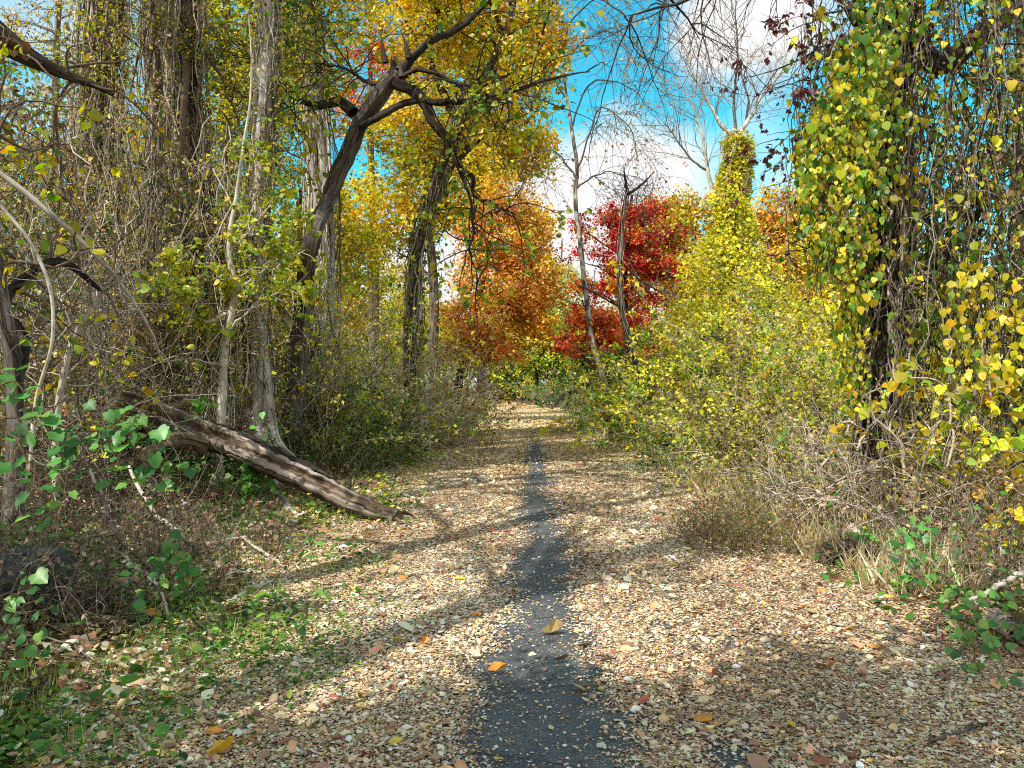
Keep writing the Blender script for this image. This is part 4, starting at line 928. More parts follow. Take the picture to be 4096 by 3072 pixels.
# looping roots of vine round the foot
w = walk(rng, np.repeat(P(890, 480, 9)[None], 40, 0) + rng.normal(size=(40, 3)) * .35, rdir(rng, 40) * np.array([1, .4, .7]), rng.uniform(.8, 2, 40), 16, .3, -.02); w[..., 2] = np.maximum(w[..., 2], gz(w[..., 0], w[..., 1]) + .02)
tubes(mb, w, taper(.016, .008, 40, 16), 5, TANV * 1.1, 0, rng=rng)
T.part('vine_stems' if False else 'vine_stem', mb, [M_TWIG])
mb = MB()
MIXT = [HEART, OVAL]
def leafy_region(n, cx, cy, sx, sy, d, sd, ls, palette, hang=.9, tpl=HEART, uni=False):
    if uni: x = cx + rng.uniform(-1, 1, n) * sx; y = cy + rng.uniform(-1, 1, n) * sy
    else:
        a = rng.uniform(0, 6.28, n); q = np.sqrt(rng.uniform(0, 1, n)); x = cx + np.cos(a) * q * sx; y = cy + np.sin(a) * q * sy
    dd = d + rng.normal(size=n) * sd
    pos = np.stack([(x - 512) / F * dd, dd, CZ + (HY - y) / F * dd], 1)
    ax = -UP * hang + rdir(rng, n) * .5; nm = np.array([-.25, -1, .45]) + rng.normal(size=(n, 3)) * .5
    leaves(mb, pos, ls * np.clip(1 + .25 * rng.normal(size=n), .5, 1.6), pal(rng, palette, n, .18), ax, nm, tpl, 0, .12, rng)
LM2 = LIME + [((.5, .5, .04), 3)]
for cx, cy, sx, sy, n in ((882, 10, 26, 60, 330), (866, 70, 34, 44, 330), (850, 115, 36, 40, 340), (830, 160, 36, 42, 360), (824, 200, 26, 36, 240), (862, 190, 26, 60, 240), (838, 240, 26, 30, 200), (886, 110, 22, 80, 180), (858, 275, 26, 34, 160), (893, 20, 34, 120, 160), (900, -80, 70, 60, 400)):
    leafy_region(int(n * 1.1), cx, cy, sx, sy, 8.9, .4, .068, LM2 + YEL[:2] if cx < 870 else LIME + GRN[:2])
    leafy_region(int(n * .8), cx, cy, sx * 1.1, sy * 1.1, 8.95, .45, .06, LM2 + BRN[:2] + YEL[:1], tpl=OVAL)
leafy_region(330, 852, 350, 22, 60, 9.2, .3, .085, YEL + LIME, tpl=OVAL)
leafy_region(700, 960, 110, 70, 190, 9.6, .6, .06, BRN + PURP + GRN[:1], uni=True, tpl=OVAL)
leafy_region(200, 985, 330, 45, 70, 8.6, .4, .075, YEL[:4])
# leaves strung along some of the hanging stems
def strung(pl, sel, per, ls, palette, spread=.09):
    q, tg, i_, _ = along(pl[sel], rng, len(sel) * per, 0, 1); k = len(q); pos = q + rng.normal(size=q.shape) * spread
    cj = np.clip(1 + .25 * rng.normal(size=(len(sel), 1)), .5, 1.4)[i_]
    ax = -UP * .9 + rdir(rng, k) * .6; nm = np.array([-.35, -1, .4]) + rng.normal(size=(k, 3)) * .55
    leaves(mb, pos, ls * np.clip(1 + .3 * rng.normal(size=k), .45, 1.6), np.clip(pal(rng, palette, k, .18) * cj, 0, .93), ax, nm, HEART, 0, .12, rng)
strung(hp, rng.choice(len(hp), 50, replace=False), 28, .068, YEL[:4] + LIME)
strung(hp, rng.choice(len(hp), 30, replace=False), 32, .07, LIME)
strung(hp2, rng.choice(len(hp2), 30, replace=False), 20, .07, LM2)
q, _, _, _ = along(vp, rng, 260, .3, 1); leaf_cloud(mb, rng, q + rng.normal(size=q.shape) * .08, .085, LIME + YEL, .8, HEART, 0, None, np.array([0, -.7, 0]))
q, _, _, _ = along(sh, rng, 900, 0, 1); leaf_cloud(mb, rng, q + rng.normal(size=q.shape) * .05, .075, YEL + BRN + LIME[:1], .7, OVAL, 0, None, np.array([0, -.7, 0]))
T.part('vine_foliage', mb, [M_LEAF])
# own purple-brown leaved twigs reaching over the sky
mb = MB(); cr = []
for pts, r0 in (([P(890, 60, 9.2), P(840, 40, 9), P(800, 58, 8.8), P(755, 72, 8.6)], .018), ([P(890, 90, 9.2), P(850, 75, 9), P(810, 78, 8.8), P(770, 88, 8.7)], .014), ([P(885, 170, 9.2), P(850, 170, 9), P(815, 178, 8.8), P(790, 172, 8.7)], .014), ([P(885, 120, 9.2), P(835, 120, 9), P(800, 130, 8.8), P(775, 150, 8.7)], .014), ([P(895, 20, 9.2), P(850, 10, 9), P(810, 22, 8.8), P(778, 38, 8.7)], .014), ([P(885, 250, 9.2), P(840, 238, 9), P(806, 246, 8.8), P(788, 240, 8.7)], .012)):
    a, ra = curve(pts, np.linspace(r0, .004, 4), 18); a = a + np.cumsum(rng.normal(size=a.shape), 1) * .01; tubes(mb, a, ra, 6, DKV, 0, rng=rng); cr.append(a[0])
cr = np.array(cr); b = branchlets(rng, cr, 60, .8, .2, 1, 1, .1, 8, .2); tubes(mb, b, taper(.006, .002, 60, 8), 4, DKV, 0, rng=rng)
b3 = branchlets(rng, b, 130, .35, .2, 1, 1, 0, 5, .2); tubes(mb, b3, taper(.003, .0012, 130, 5), 3, DKV, 0, rng=rng)
q, _, _, _ = along(b3, rng, 900, .1, 1); leaf_cloud(mb, rng, q, .07, PURP, .6, OVAL, 1)
a2 = branchlets(rng, np.concatenate([limA, limC], 0)[:, ::1], 40, 1.8, .1, 1, 1, 0, 10, .2, -.05); tubes(mb, a2, taper(.014, .004, 40, 10), 4, DKV * 1.3, 0, rng=rng)
a3 = branchlets(rng, a2, 260, .8, .1, 1, 1, 0, 7, .3, -.05); tubes(mb, a3, taper(.005, .0018, 260, 7), 3, DKV * 1.5, 0, rng=rng)
q, _, _, _ = along(a3, rng, 1500, .1, 1); leaf_cloud(mb, rng, q, .075, GRN[:2] + YEL[:2] + BRN + PURP[:1], .6, OVAL, 1)
q, _, _, _ = along(limB, rng, 40, .3, 1)
T.part('crown', mb, [M_TWIG, M_LEAF])

# ---- dark trunk at the right frame edge
rng = rs(201)
T = Thing('dark_tree', 'black bare trunk at the right edge beyond the draped tree', 'tree', G(1022, 12))
p, r = trunk(T, rng, [G(1020, 12), P(1020, 350, 12), P(1022, 250, 12), P(1026, 100, 12), P(1030, -150, 12)], [.2, .17, .16, .14, .05], M_DARK, 36, 16, .08)
mb = MB(); crown(mb, rng, p, [(P(1000, 130, 12), (1.1, 1, 1.6)), (P(1050, 0, 12), (1.8, 1.5, 1.8))], 60, 30, .35, .075, YGR + BRN[:2], DKV, 8, .3, .2)
T.part('crown', mb, [M_TWIG, M_LEAF])

# ---- red tree
leafy(210, 'red_maple', 'crimson red maple on the right of the trail', G(618, 29.5), P(632, 195, 29.5), .2,
      [(P(588, 228, 29.5), (.8, 1.0, .26)), (P(616, 214, 29.5), (1., 1.1, .32)), (P(648, 212, 29.5), (1., 1.1, .36)), (P(674, 236, 29.5), (.9, 1., .36)), (P(636, 238, 29.5), (1.3, 1.2, .3)), (P(582, 256, 29.5), (.8, .9, .24)),
       (P(622, 266, 29.5), (1.2, 1.2, .24)), (P(668, 268, 29.5), (1.0, 1.1, .3)), (P(686, 288, 29.5), (.6, .8, .5)), (P(596, 288, 29.2), (1.1, 1., .22)), (P(650, 298, 29.5), (1.1, 1.1, .24)), (P(578, 308, 29.2), (.7, .8, .2)), (P(640, 318, 29.5), (1.1, 1., .24)), (P(632, 250, 29.8), (1.5, 1., 1.4))],
      270, 56, .3, .115, RED + AMB[:1], M_DARK, shell=.2, nl=20, cvar=.34)
leafy(211, 'orange_maple', 'small vermilion maple low beside the leaning patchy trunk', G(616, 27), P(582, 300, 27), .09,
      [(P(590, 318, 27), (.75, .8, .35)), (P(578, 340, 27), (.85, .8, .32)), (P(570, 350, 27), (.5, .6, .2)), (P(602, 335, 27), (.6, .7, .5))], 120, 46, .28, .12, [((.8, .14, .04), 4), ((.8, .26, .06), 3), ((.65, .06, .04), 2)], M_DARK, shell=.2, nl=8)
leafy(212, 'orange_maple', 'small orange-leaved understory tree between the snag and the patchy trunk', G(650, 30), P(655, 325, 30), .09, [(P(650, 352, 30), (1., .9, .7)), (P(675, 335, 30), (.8, .8, .6))], 50, 40, .3, .11, ORG + GRN[:1], M_DARK, shell=.2, nl=7)

# ---- leaning patchy trunk with drooping bare twigs
rng = rs(220)
T = Thing('patchy_tree', 'slender leaning tree with patchy pale bark and drooping bare twigs', 'tree', G(613, 25.5))
p, r = trunk(T, rng, [G(613, 25.5), P(602, 372, 25.5), P(592, 340, 25.5), P(588, 310, 25.6), P(583, 270, 25.7), P(579, 230, 25.8), P(575, 195, 25.9), P(577, 170, 26), P(572, 130, 26), P(566, 90, 26), P(560, 40, 26), P(552, -30, 26)], [.13, .1, .09, .085, .08, .075, .07, .065, .055, .045, .03, .012], M_PATCH, 60, 14, .1)
mb = MB(); mains = []
for pts in ([P(576, 175, 26), P(590, 130, 26), P(600, 110, 26), P(628, 128, 25.8), P(640, 160, 25.5)], [P(572, 130, 26), P(600, 80, 25.8), P(640, 92, 25.4), P(655, 112, 25.2)], [P(568, 100, 26), P(545, 70, 26), P(520, 60, 26), P(500, 80, 26)], [P(575, 190, 26), P(600, 175, 25.8), P(622, 168, 25.7), P(638, 190, 25.6)], [P(566, 90, 26), P(580, 50, 26), P(610, 30, 25.6), P(640, 48, 25.2)], [P(577, 180, 26), P(555, 150, 26), P(540, 150, 26), P(530, 175, 26)], [P(562, 50, 26), P(575, 10, 25.8), P(620, -10, 25.4), P(650, 20, 25)]):
    a, ra = curve(pts, np.linspace(.032, .008, len(pts)), 20); a = a + np.cumsum(rng.normal(size=a.shape), 1) * .03; tubes(mb, a, ra, 6, DKV * 1.2, 0, rng=rng); mains.append(a[0])
mains = np.array(mains)
b = branchlets(rng, mains, 110, 2.4, .2, 1, .8, -.1, 12, .16, -.1); tubes(mb, b, taper(.009, .004, 110, 12), 4, DKV * 1.3, 0, rng=rng)
b2 = branchlets(rng, b, 620, 1.2, .1, 1, .8, -.1, 8, .2, -.08); tubes(mb, b2, taper(.007, .003, 620, 8), 3, DKV * 1.5, 0, rng=rng)
q, _, _, _ = along(b2, rng, 1300, .1, 1); leaf_cloud(mb, rng, q, .1, [((.5, .32, .12), 3), ((.4, .22, .1), 3), ((.55, .42, .05), 2)], .6, OVAL, 1)
T.part('crown', mb, [M_TWIG, M_LEAF])

# ---- dark snag with a twiggy nest on top
rng = rs(221)
T = Thing('snag', 'dark crooked snag topped with a nest of broken twigs in front of the red maple', 'dead tree', G(643, 22))
p, r = trunk(T, rng, [G(644, 22), P(640, 400, 22), P(636, 370, 22), P(627, 335, 22), P(621, 305, 22), P(619, 270, 22), P(622, 240, 22), P(624, 210, 22), P(627, 190, 22)], [.095, .08, .07, .065, .06, .055, .055, .05, .045], M_GREY, 56, 14, .12)
mb = MB(); vine_cover(mb, rng, p, r, 26, .05, .009, TANV, 0, 0, 1, 20, .03); T.part('vine_cover', mb, [M_TWIG])
L3 = [limb(T, rng, [P(626, 195, 22), P(637, 190, 22), P(648, 180, 22), P(655, 172, 22)], [.045, .04, .03, .008], M_DARK, 20), limb(T, rng, [P(627, 195, 22), P(624, 180, 22), P(624, 168, 22)], [.045, .035, .01], M_DARK, 16), limb(T, rng, [P(622, 310, 22), P(600, 297, 22), P(575, 285, 22)], [.035, .025, .008], M_DARK, 16), limb(T, rng, [P(620, 260, 22), P(650, 285, 22), P(680, 295, 22)], [.03, .02, .008], M_DARK, 16)]
mb = MB(); s = P(632, 196, 22)[None] + rng.normal(size=(110, 3)) * np.array([.38, .3, .2]); w = walk(rng, s, rdir(rng, 110) + UP * .3, rng.uniform(.4, 1.1, 110), 8, .25); tubes(mb, w, taper(.007, .003, 110, 8), 4, DKV * 1.3, 0, rng=rng); T.part('twig_nest', mb, [M_TWIG])
mb = MB(); b = branchlets(rng, np.concatenate([a[:, ::1] for a in L3[2:]]), 30, 1., .1, 1, 1, .1, 8, .2); tubes(mb, b, taper(.01, .004, 30, 8), 4, TANV * .7, 0, rng=rng); T.part('crown', mb, [M_TWIG])

# ---- vine-wrapped tower with bare fine branches above
rng = rs(230)
T = Thing('vine_tower_tree', 'tall tree wrapped in yellow vine leaves like a tower, bare fine limbs above', 'tree', G(728, 24))
p, r = trunk(T, rng, [G(726, 24), P(728, 300, 24), P(731, 230, 24), P(735, 180, 24), P(737, 150, 24), P(736, 132, 24)], [.3, .24, .22, .2, .19, .17], M_GREY, 40, 14, .1)
mb = MB(); c = P(731, 300, 24)
t = rng.uniform(0, 1, 26000) ** .85; z0, z1 = float(gz(c[0], 24)) + .8, P(736, 138, 24)[2]
zz = z0 + (z1 - z0) * t; tx = np.interp(zz, p[0, :, 2], p[0, :, 0])
rad = .38 + 2.9 * np.clip(1 - (zz - z0) / (z1 - z0) / .92, 0, 1) ** 1.35; a = rng.uniform(0, 6.28, 26000); lump = 1 + .28 * np.sin(a * 2 + zz * 1.7) + .2 * np.sin(zz * 3.1 + a)
rr = rad * lump * np.sqrt(rng.uniform(.15, 1, 26000)); pos = np.stack([tx + np.cos(a) * rr, 24 + np.sin(a) * rr, zz + rng.normal(size=26000) * .1], 1)
leaf_cloud(mb, rng, pos, .105, [((.76, .62, .03), 4), ((.64, .57, .03), 3), ((.4, .46, .03), 2.5), ((.16, .26, .03), 1.), ((.76, .46, .03), .8)], .5, OVAL, 1, np.clip(1 + .2 * np.sin(a * 3 + zz * 2.3), .5, 1.3)[:, None], nrm(pos - np.stack([tx, np.full(26000, 24.), zz], 1)))
vp = vine_cover(mb, rng, p, r, 70, .2, .012, TANV, 0, .1, 1, 22, .07)
s = pos[rng.integers(0, 26000, 300)]; w = walk(rng, s, rdir(rng, 300) - UP * .4, rng.uniform(.3, .9, 300), 6, .3); tubes(mb, w, taper(.008, .003, 300, 6), 3, TANV, 0, rng=rng)
T.part('vine_cover', mb, [M_TWIG, M_LEAF])
LM = []
for pts, r0 in (([P(735, 136, 24), P(726, 128, 24), P(712, 105, 24), P(702, 88, 24), P(692, 66, 24), P(688, 40, 24)], .085), ([P(737, 135, 24), P(750, 118, 24), P(758, 100, 24), P(772, 82, 24), P(784, 62, 24)], .08), ([P(735, 134, 24), P(733, 100, 24), P(736, 70, 24), P(736, 30, 24), P(733, -10, 24)], .05), ([P(745, 125, 24), P(752, 95, 24), P(746, 70, 24), P(740, 48, 24)], .045), ([P(718, 208, 24), P(710, 180, 24), P(705, 150, 24), P(700, 120, 24), P(690, 95, 24), P(680, 80, 24)], .075), ([P(708, 170, 24), P(690, 158, 24), P(672, 135, 24), P(660, 120, 24)], .04)):
    LM.append(limb(T, rng, pts, np.linspace(r0, .01, len(pts)), M_SMOOTH if r0 > .07 else M_GREY, 30, 7))
mb = MB()
b = branchlets(rng, np.concatenate(LM), 110, 2.0, .15, 1, .8, .35, 12, .14); tubes(mb, b, taper(.013, .004, 110, 12), 4, TANV * .6, 0, rng=rng)
b2 = branchlets(rng, b, 560, .9, .1, 1, .8, .25, 8, .18); tubes(mb, b2, taper(.006, .0025, 560, 8), 3, TANV * .65, 0, rng=rng)
q, _, _, _ = along(b2, rng, 700, .3, 1); leaf_cloud(mb, rng, q, .07, [((.5, .36, .3), 3), ((.45, .25, .15), 3)], .6, OVAL, 1)
T.part('crown', mb, [M_TWIG, M_LEAF])

# ---- golden trees behind on the right
leafy(240, 'golden_tree', 'golden orange tree between the red maple and the vine tower', G(692, 40), P(697, 215, 40), .12, [(P(695, 225, 40), (1.7, 1.7, 1.7)), (P(700, 275, 40), (2.1, 2, 1.6)), (P(676, 255, 40), (1.3, 1.3, 1.3)), (P(700, 325, 40), (2.2, 2, 1.4))], 280, 48, .5, .17, GOLD + YGR[:1])
leafy(241, 'golden_tree', 'golden orange round tree just right of the vine tower', G(790, 38), P(790, 205, 38), .14, [(P(785, 215, 38), (1.9, 1.7, 1.3)), (P(800, 250, 38), (2.2, 2, 1.5)), (P(775, 275, 38), (1.7, 1.7, 1.4))], 280, 48, .5, .17, GOLD)
leafy(242, 'golden_tree', 'yellow tree behind the left edge of the draped leaf curtain', G(838, 33), P(838, 240, 33), .12, [(P(832, 255, 33), (1.8, 1.7, 1.5)), (P(845, 310, 33), (1.9, 1.7, 1.4)), (P(810, 315, 33), (1.5, 1.5, 1.2))], 260, 48, .46, .15, YEL + GOLD[:1])
leafy(243, 'golden_tree', 'orange topped tree far back right of the red maple', G(655, 45), P(655, 230, 45), .12, [(P(655, 230, 45), (2.4, 2, 1.7)), (P(650, 280, 45), (2.6, 2, 1.8))], 220, 48, .55, .18, AMB + ORG[:1])
leafy(244, 'golden_tree', 'sparse brown and yellow tree behind the hanging vines on the right', G(950, 22), P(950, 100, 22), .2, [(P(945, 290, 22), (1.8, 1.6, 1.)), (P(990, 340, 22), (2., 2, 1.)), (P(930, 350, 22), (1.6, 1.6, 1.))], 80, 36, .45, .1, YEL + BRN)

# ---- shrubs along the right bank
RB = YGR + [((.78, .64, .03), 4), ((.7, .46, .04), 3), ((.1, .2, .02), 2), ((.4, .26, .06), 1.5), ((.3, .36, .03), 3)]  # the extra dark green stands in for shadow among the leaves
TB = [((.5, .44, .08), 3), ((.34, .36, .05), 3), ((.5, .38, .22), 2.5), ((.3, .2, .1), 1.5), ((.2, .3, .04), 1.5)]
PB(250, 'large yellow green mound of shrub below the vine tower', 735, 20.5, 1.8, 3.5, 90, 15000, .11, RB, TANV * .5, tw=2)
PB(251, 'yellow shrub with long arching sprays left of the draped tree', 800, 13.5, 1.2, 3.0, 70, 11000, .07, YGR + TB + BRN[:2] + [((.08, .17, .02), 3), ((.7, .56, .04), 3)], TANV * .8, tw=2)
PB(267, 'tall vine-draped yellow mound right of the vine tower', 790, 23, 1.7, 5.6, 80, 11000, .1, RB + GOLD[:1], TANV * .5, tw=2)
PB(268, 'tall olive yellow mound filling in left of the vine tower', 708, 26, 1.2, 3.8, 60, 6500, .1, RB + GRN[:1] + AMB[:1], TANV * .5, tw=2)
PB(269, 'tall yellow growth close behind the draped tree, reaching above the arching shrub', 842, 16, 1.1, 4.6, 60, 8000, .08, RB + YEL[:2], TANV * .5, tw=2)
PB(252, 'bright yellow green shrub right beside the snag foot', 690, 19, 1.1, 2.3, 70, 5600, .09, LIME, TANV * .8)
PB(253, 'dark green shrub low between the snag and the yellow shrubs', 724, 15.5, .9, 1.6, 60, 4600, .07, GRN + YGR[:1], TANV * .7)
PB(254, 'tan twiggy shrub with pale dry leaves in front of the yellow shrub', 790, 12, .9, 1.7, 50, 3000, .06, TB + RB[:2], TANV * .9, tw=3, r=.007)
PB(255, 'tan bramble with small green leaves left of the draped tree foot', 822, 9.8, .8, 1.4, 56, 3000, .055, TB + GRN[:1], TANV * .9, arch=-.12, tw=3)
PB(256, 'yellow leaved shrub drooping at the right edge', 1015, 7.8, .6, 1.9, 36, 1200, .085, YEL + LIME[:1], BRV, tpl=HEART)
PB(257, 'dry brown bramble under the hanging vines on the right', 935, 8.2, .9, 1.5, 110, 1700, .05, BRN + TB[:1], TANV * .75, arch=-.12, tw=5)
PB(258, 'dark dry bramble at the right edge beside the grey broken log', 1010, 6.3, .8, 1.1, 100, 1300, .05, BRN + GRN[:1], DKV * 2.4, arch=-.14, r=.006, tw=5)
PB(259, 'green ferny sumac shrub near the snag', 655, 24.5, .8, 2.6, 40, 2200, .12, [((.2, .36, .04), 3), ((.36, .42, .05), 3), ((.1, .24, .03), 2)], BRV)
PB(260, 'olive brown shrub on the verge before the small vermilion maple', 634, 30, 1.0, 1.9, 50, 2600, .1, GRN[:2] + BRN[:1] + ORG[:1], TANV * .7)
PB(261, 'low dark shrub where the trail narrows on the right', 614, 36, 1.0, 1.7, 44, 2200, .12, GRN[:2] + GB[:1], TANV * .7)
PB(262, 'olive weed clump on the trail edge in front of the dark root mass', 742, 8.0, .5, .62, 90, 1500, .035, [((.24, .2, .05), 3), ((.3, .16, .06), 2), ((.12, .18, .04), 2)], BRV * .9, r=.004, tw=4, name='weed_clump', cat='plant')
PB(263, 'rusty weed clump on the trail edge left of the olive one', 708, 8.9, .45, .5, 70, 1000, .035, [((.3, .22, .07), 3), ((.36, .2, .08), 2), ((.2, .24, .05), 1)], TANV * .8, r=.004, tw=4, name='weed_clump', cat='plant')
PB(264, 'yellow twiggy shrub by the trail under the vine tower', 752, 12.8, .7, 1.4, 60, 2200, .055, TB + RB[:1], TANV, tw=4)
PB(265, 'leafy yellow shrub behind the draped tree trunk', 900, 14, 1.3, 2.8, 70, 3600, .085, YEL + YGR[:1], TANV)
PB(266, 'dry tan bramble round the foot of the draped tree', 855, 8.9, .8, 1.1, 100, 1500, .05, TB[:1] + BRN, TANV * 1.15, arch=-.1, tw=4)
grape(270, 'green bramble with toothed leaves below the dark root mass', [S(865, 570), S(885, 575), S(900, 580), S(880, 590)], [S(862, 560) + UP * .2, S(900, 566) + UP * .32, S(925, 575) + UP * .28, S(945, 590) + UP * .3], 80, .085, 'bramble', LOBED)
grape(271, 'green trailing shoots along the right verge near the bottom corner', [S(900, 600), S(930, 620), S(960, 650), S(985, 680), S(1000, 640)], [S(920, 600) + UP * .16, S(960, 625) + UP * .2, S(985, 650) + UP * .15, S(1015, 690) + UP * .12, S(1020, 650) + UP * .2], 90, .06, 'bramble', HEART)
# stub log, root mass, broken grey log
stick(280, 'short grey log stub propped beside the dark root mass', [P(848, 528, 7.6), P(856, 536, 7.5), P(866, 546, 7.4), S(880, 553)], [.055, .06, .055, .03], M_LOG, 'log_stub', fork=[[P(850, 545, 7.5), P(862, 552, 7.5), P(875, 556, 7.4)]])
rng = rs(281)
mb = MB(); c = S(845, 562); mb.add(blob(vv, (.25, .2, .13), .22, rng) + c + UP * .07, None, ff, (.05, .04, .03))
T = Thing('root_mass', 'dark rounded rotten root mass at the right trail edge', 'stump', c); T.part('root_body', mb, M_ROT)
mb = MB(); n = 260; u = rdir(rng, n); s = c + UP * .07 + u * np.array([.25, .2, .14]); w = walk(rng, s, u * .5 + rdir(rng, n) + UP * .1, rng.uniform(.08, .26, n), 6, .3); tubes(mb, w, taper(.004, .0015, n, 6), 3, DKV * 2, 0, rng=rng); T.part('root_hair', mb, [M_TWIG])
stick(282, 'broken grey log end poking in at the right edge', [S(992, 632) + UP * .1, S(1010, 640) + UP * .08, S(1040, 650) + UP * .05], [.06, .065, .065], M_LOG, 'broken_log')
stick(283, 'grey dead branch slanting up at the right edge above the broken log', [S(962, 612) + UP * .05, P(990, 590, 5.7), P(1015, 575, 5.8), P(1045, 560, 5.9)], [.012, .018, .022, .025], M_SMOOTH)

# ================================================================== FAR TREES
leafy(300, 'far_tree', 'slim dark-trunked green tree standing at the far end of the trail', G(537, 80), P(537, 265, 80), .2, [(P(540, 330, 80), (2.5, 2, 2.9)), (P(528, 360, 80), (2.4, 2, 1.6)), (P(552, 365, 80), (2.6, 2, 1.6))], 260, 44, .75, .3, GRN + LIME + YGR, M_DARK, shell=.3)
leafy(301, 'far_tree', 'pale yellow sunlit tree closing the gap above the trail end', G(560, 84), P(562, 240, 84), .3, [(P(560, 290, 84), (2.8, 2.5, 3)), (P(548, 340, 84), (3.4, 2.5, 2.6)), (P(575, 335, 84), (3.2, 2.5, 3))], 300, 46, .9, .34, [((.6, .56, .2), 4), ((.5, .5, .12), 3), ((.66, .6, .3), 2)])
leafy(302, 'far_tree', 'dark olive tree behind the trail bend, left of the slim tree', G(505, 96), P(505, 300, 96), .25, [(P(505, 345, 96), (4.3, 3, 3.6)), (P(480, 350, 96), (3.6, 3, 3.4)), (P(512, 370, 96), (4, 3, 2.5))], 300, 44, .9, .38, GRN[:2] + YGR + BRN[:1])
leafy(303, 'far_tree', 'shadowed green tree at the right of the trail end', G(600, 55), P(600, 320, 55), .16, [(P(596, 362, 55), (1.8, 1.8, 1.8)), (P(614, 360, 55), (2., 1.8, 2))], 220, 44, .6, .24, GRN + YGR[:1])
leafy(306, 'far_tree', 'yellow green tree filling the gap right of the far trail bend', G(600, 70), P(600, 320, 70), .2, [(P(600, 350, 70), (3, 2.5, 2.4)), (P(620, 340, 70), (3, 2.5, 3)), (P(640, 350, 70), (3, 2, 2.6))], 260, 44, .8, .3, YGR + AMB[:1])
leafy(307, 'far_tree', 'dull green tree behind the snag and vermilion maple', G(640, 58), P(640, 330, 58), .2, [(P(640, 365, 58), (3, 2.5, 2)), (P(670, 355, 58), (3, 2.5, 2.4)), (P(690, 370, 58), (3, 2.5, 2))], 240, 44, .7, .26, GRN + YGR + BRN[:1])
PB(304, 'tan heap of brush across the far trail bend', 518, 98, 4, 3.0, 90, 3400, .24, TB + BRN, TANV * .9, r=.03)
PB(308, 'olive bush left of the far trail bend', 430, 88, 3, 4.2, 60, 2600, .26, GRN[:2] + YGR + BRN, TANV * .6, r=.03)
PB(309, 'yellow bush straight ahead beyond the far trail bend', 552, 92, 4, 5, 70, 3200, .28, YGR + YEL[:2], TANV * .6, r=.03)
PB(305, 'dark green bush right of the far trail bend', 560, 72, 2.6, 3.2, 60, 2600, .22, GRN + BRN[:1], TANV * .6, r=.03)

# repeated woodland trees beyond both banks: copies of four source trees
def copy_tree(o, loc, rz, s, label, group):
    c = o.copy(); COL.objects.link(c); c.location = loc; c.rotation_euler = (0, 0, rz); c.scale = (s, s, s)
    c['label'] = label; c['group'] = group
    for ch in o.children:
        k = ch.copy(); COL.objects.link(k); k.parent = c
    return c
def proto(k, palette, x, y, label, group, h=9):
    g = np.array([x, y, float(gz(x, y))])
    return leafy(k, 'woodland_tree', label, g, g + UP * h, .2, [(g + UP * h * .85, (1.7, 1.7, 1.6)), (g + np.array([.6, .2, h * .62]), (2, 2, 1.5)), (g + np.array([-.7, -.3, h * .45]), (1.8, 1.8, 1.3))], 120, 40, .55, .15, palette, M_GREY, group).o
GY, GO, GG_, GBR = 'yellow woodland trees beyond the banks', 'amber woodland trees beyond the banks', 'green woodland trees beyond the banks', 'brown half-bare woodland trees beyond the banks'
LAB = {GY: 'yellow leaved woodland tree standing back among the trees beyond the bank', GO: 'amber leaved woodland tree standing back among the trees beyond the bank', GG_: 'yellowish green woodland tree standing back among the trees beyond the bank', GBR: 'half-bare brown woodland tree standing back among the trees beyond the bank'}
pr = {GY: proto(310, YEL, -13, 30, LAB[GY], GY), GO: proto(311, AMB, -17, 46, LAB[GO], GO), GG_: proto(312, YGR, 14, 34, LAB[GG_], GG_), GBR: proto(313, BRN + GB, -11.5, 20, LAB[GBR], GBR)}
rng = rs(320); spots = []
for y in np.arange(18, 100, 6.5):
    for sd in (-1, 1):
        for q in range(3 if y < 60 else 4):
            x = sd * (8.5 + q * 4.2 + rng.uniform(-1.4, 1.4)) + .02 * y; spots.append((x, y + rng.uniform(-2.5, 2.5)))
for q in range(14): spots.append((-22 + q * 3.6 + rng.uniform(-1, 1), 108 + rng.uniform(-6, 6)))
for x, y in spots:
    px = 512 + F * x / y
    if not -60 < px < 1084: continue
    if x > 0 and y < 30 and px < 880: continue
    if 555 < px < 835 and y < 60: continue
    if px >= 835 and y < 70 and rng.uniform() < .6: continue
    if px < 470 and y < 62 and rng.uniform() < .45: continue
    g = rng.choice([GY, GO, GG_, GBR], p=[.34, .24, .24, .18]) if x < 0 or y > 60 else rng.choice([GY, GO, GG_, GBR], p=[.3, .14, .2, .36])
    s = rng.uniform(.75, 1.15) if x < 0 else rng.uniform(.5, .75)
    if 530 < px < 620: s *= .6
    copy_tree(pr[g], (x, y, float(gz(x, y)) - .05), rng.uniform(0, 6.28), s, LAB[g], g)
# understory shrubs behind, copies of two sources
u1 = PB(330, 'yellow green understory shrub in the wood behind the bank', -9.5 / 17 * F + 512, 17, 1.3, 2.6, 60, 2600, .1, YGR + GB, TANV * .8, group='understory shrubs in the wood').o
rng = rs(331)
for k in range(46):
    y = rng.uniform(15, 75); sd = -1 if k % 2 else 1; x = sd * rng.uniform(7.0 if sd < 0 else 6.6, 9 + y * .25) + .02 * y
    if sd > 0 and y < 16: continue
    copy_tree(u1, (x, y, float(gz(x, y))), rng.uniform(0, 6.28), rng.uniform(.8, 1.6), 'yellow green understory shrub in the wood behind the bank', 'understory shrubs in the wood')

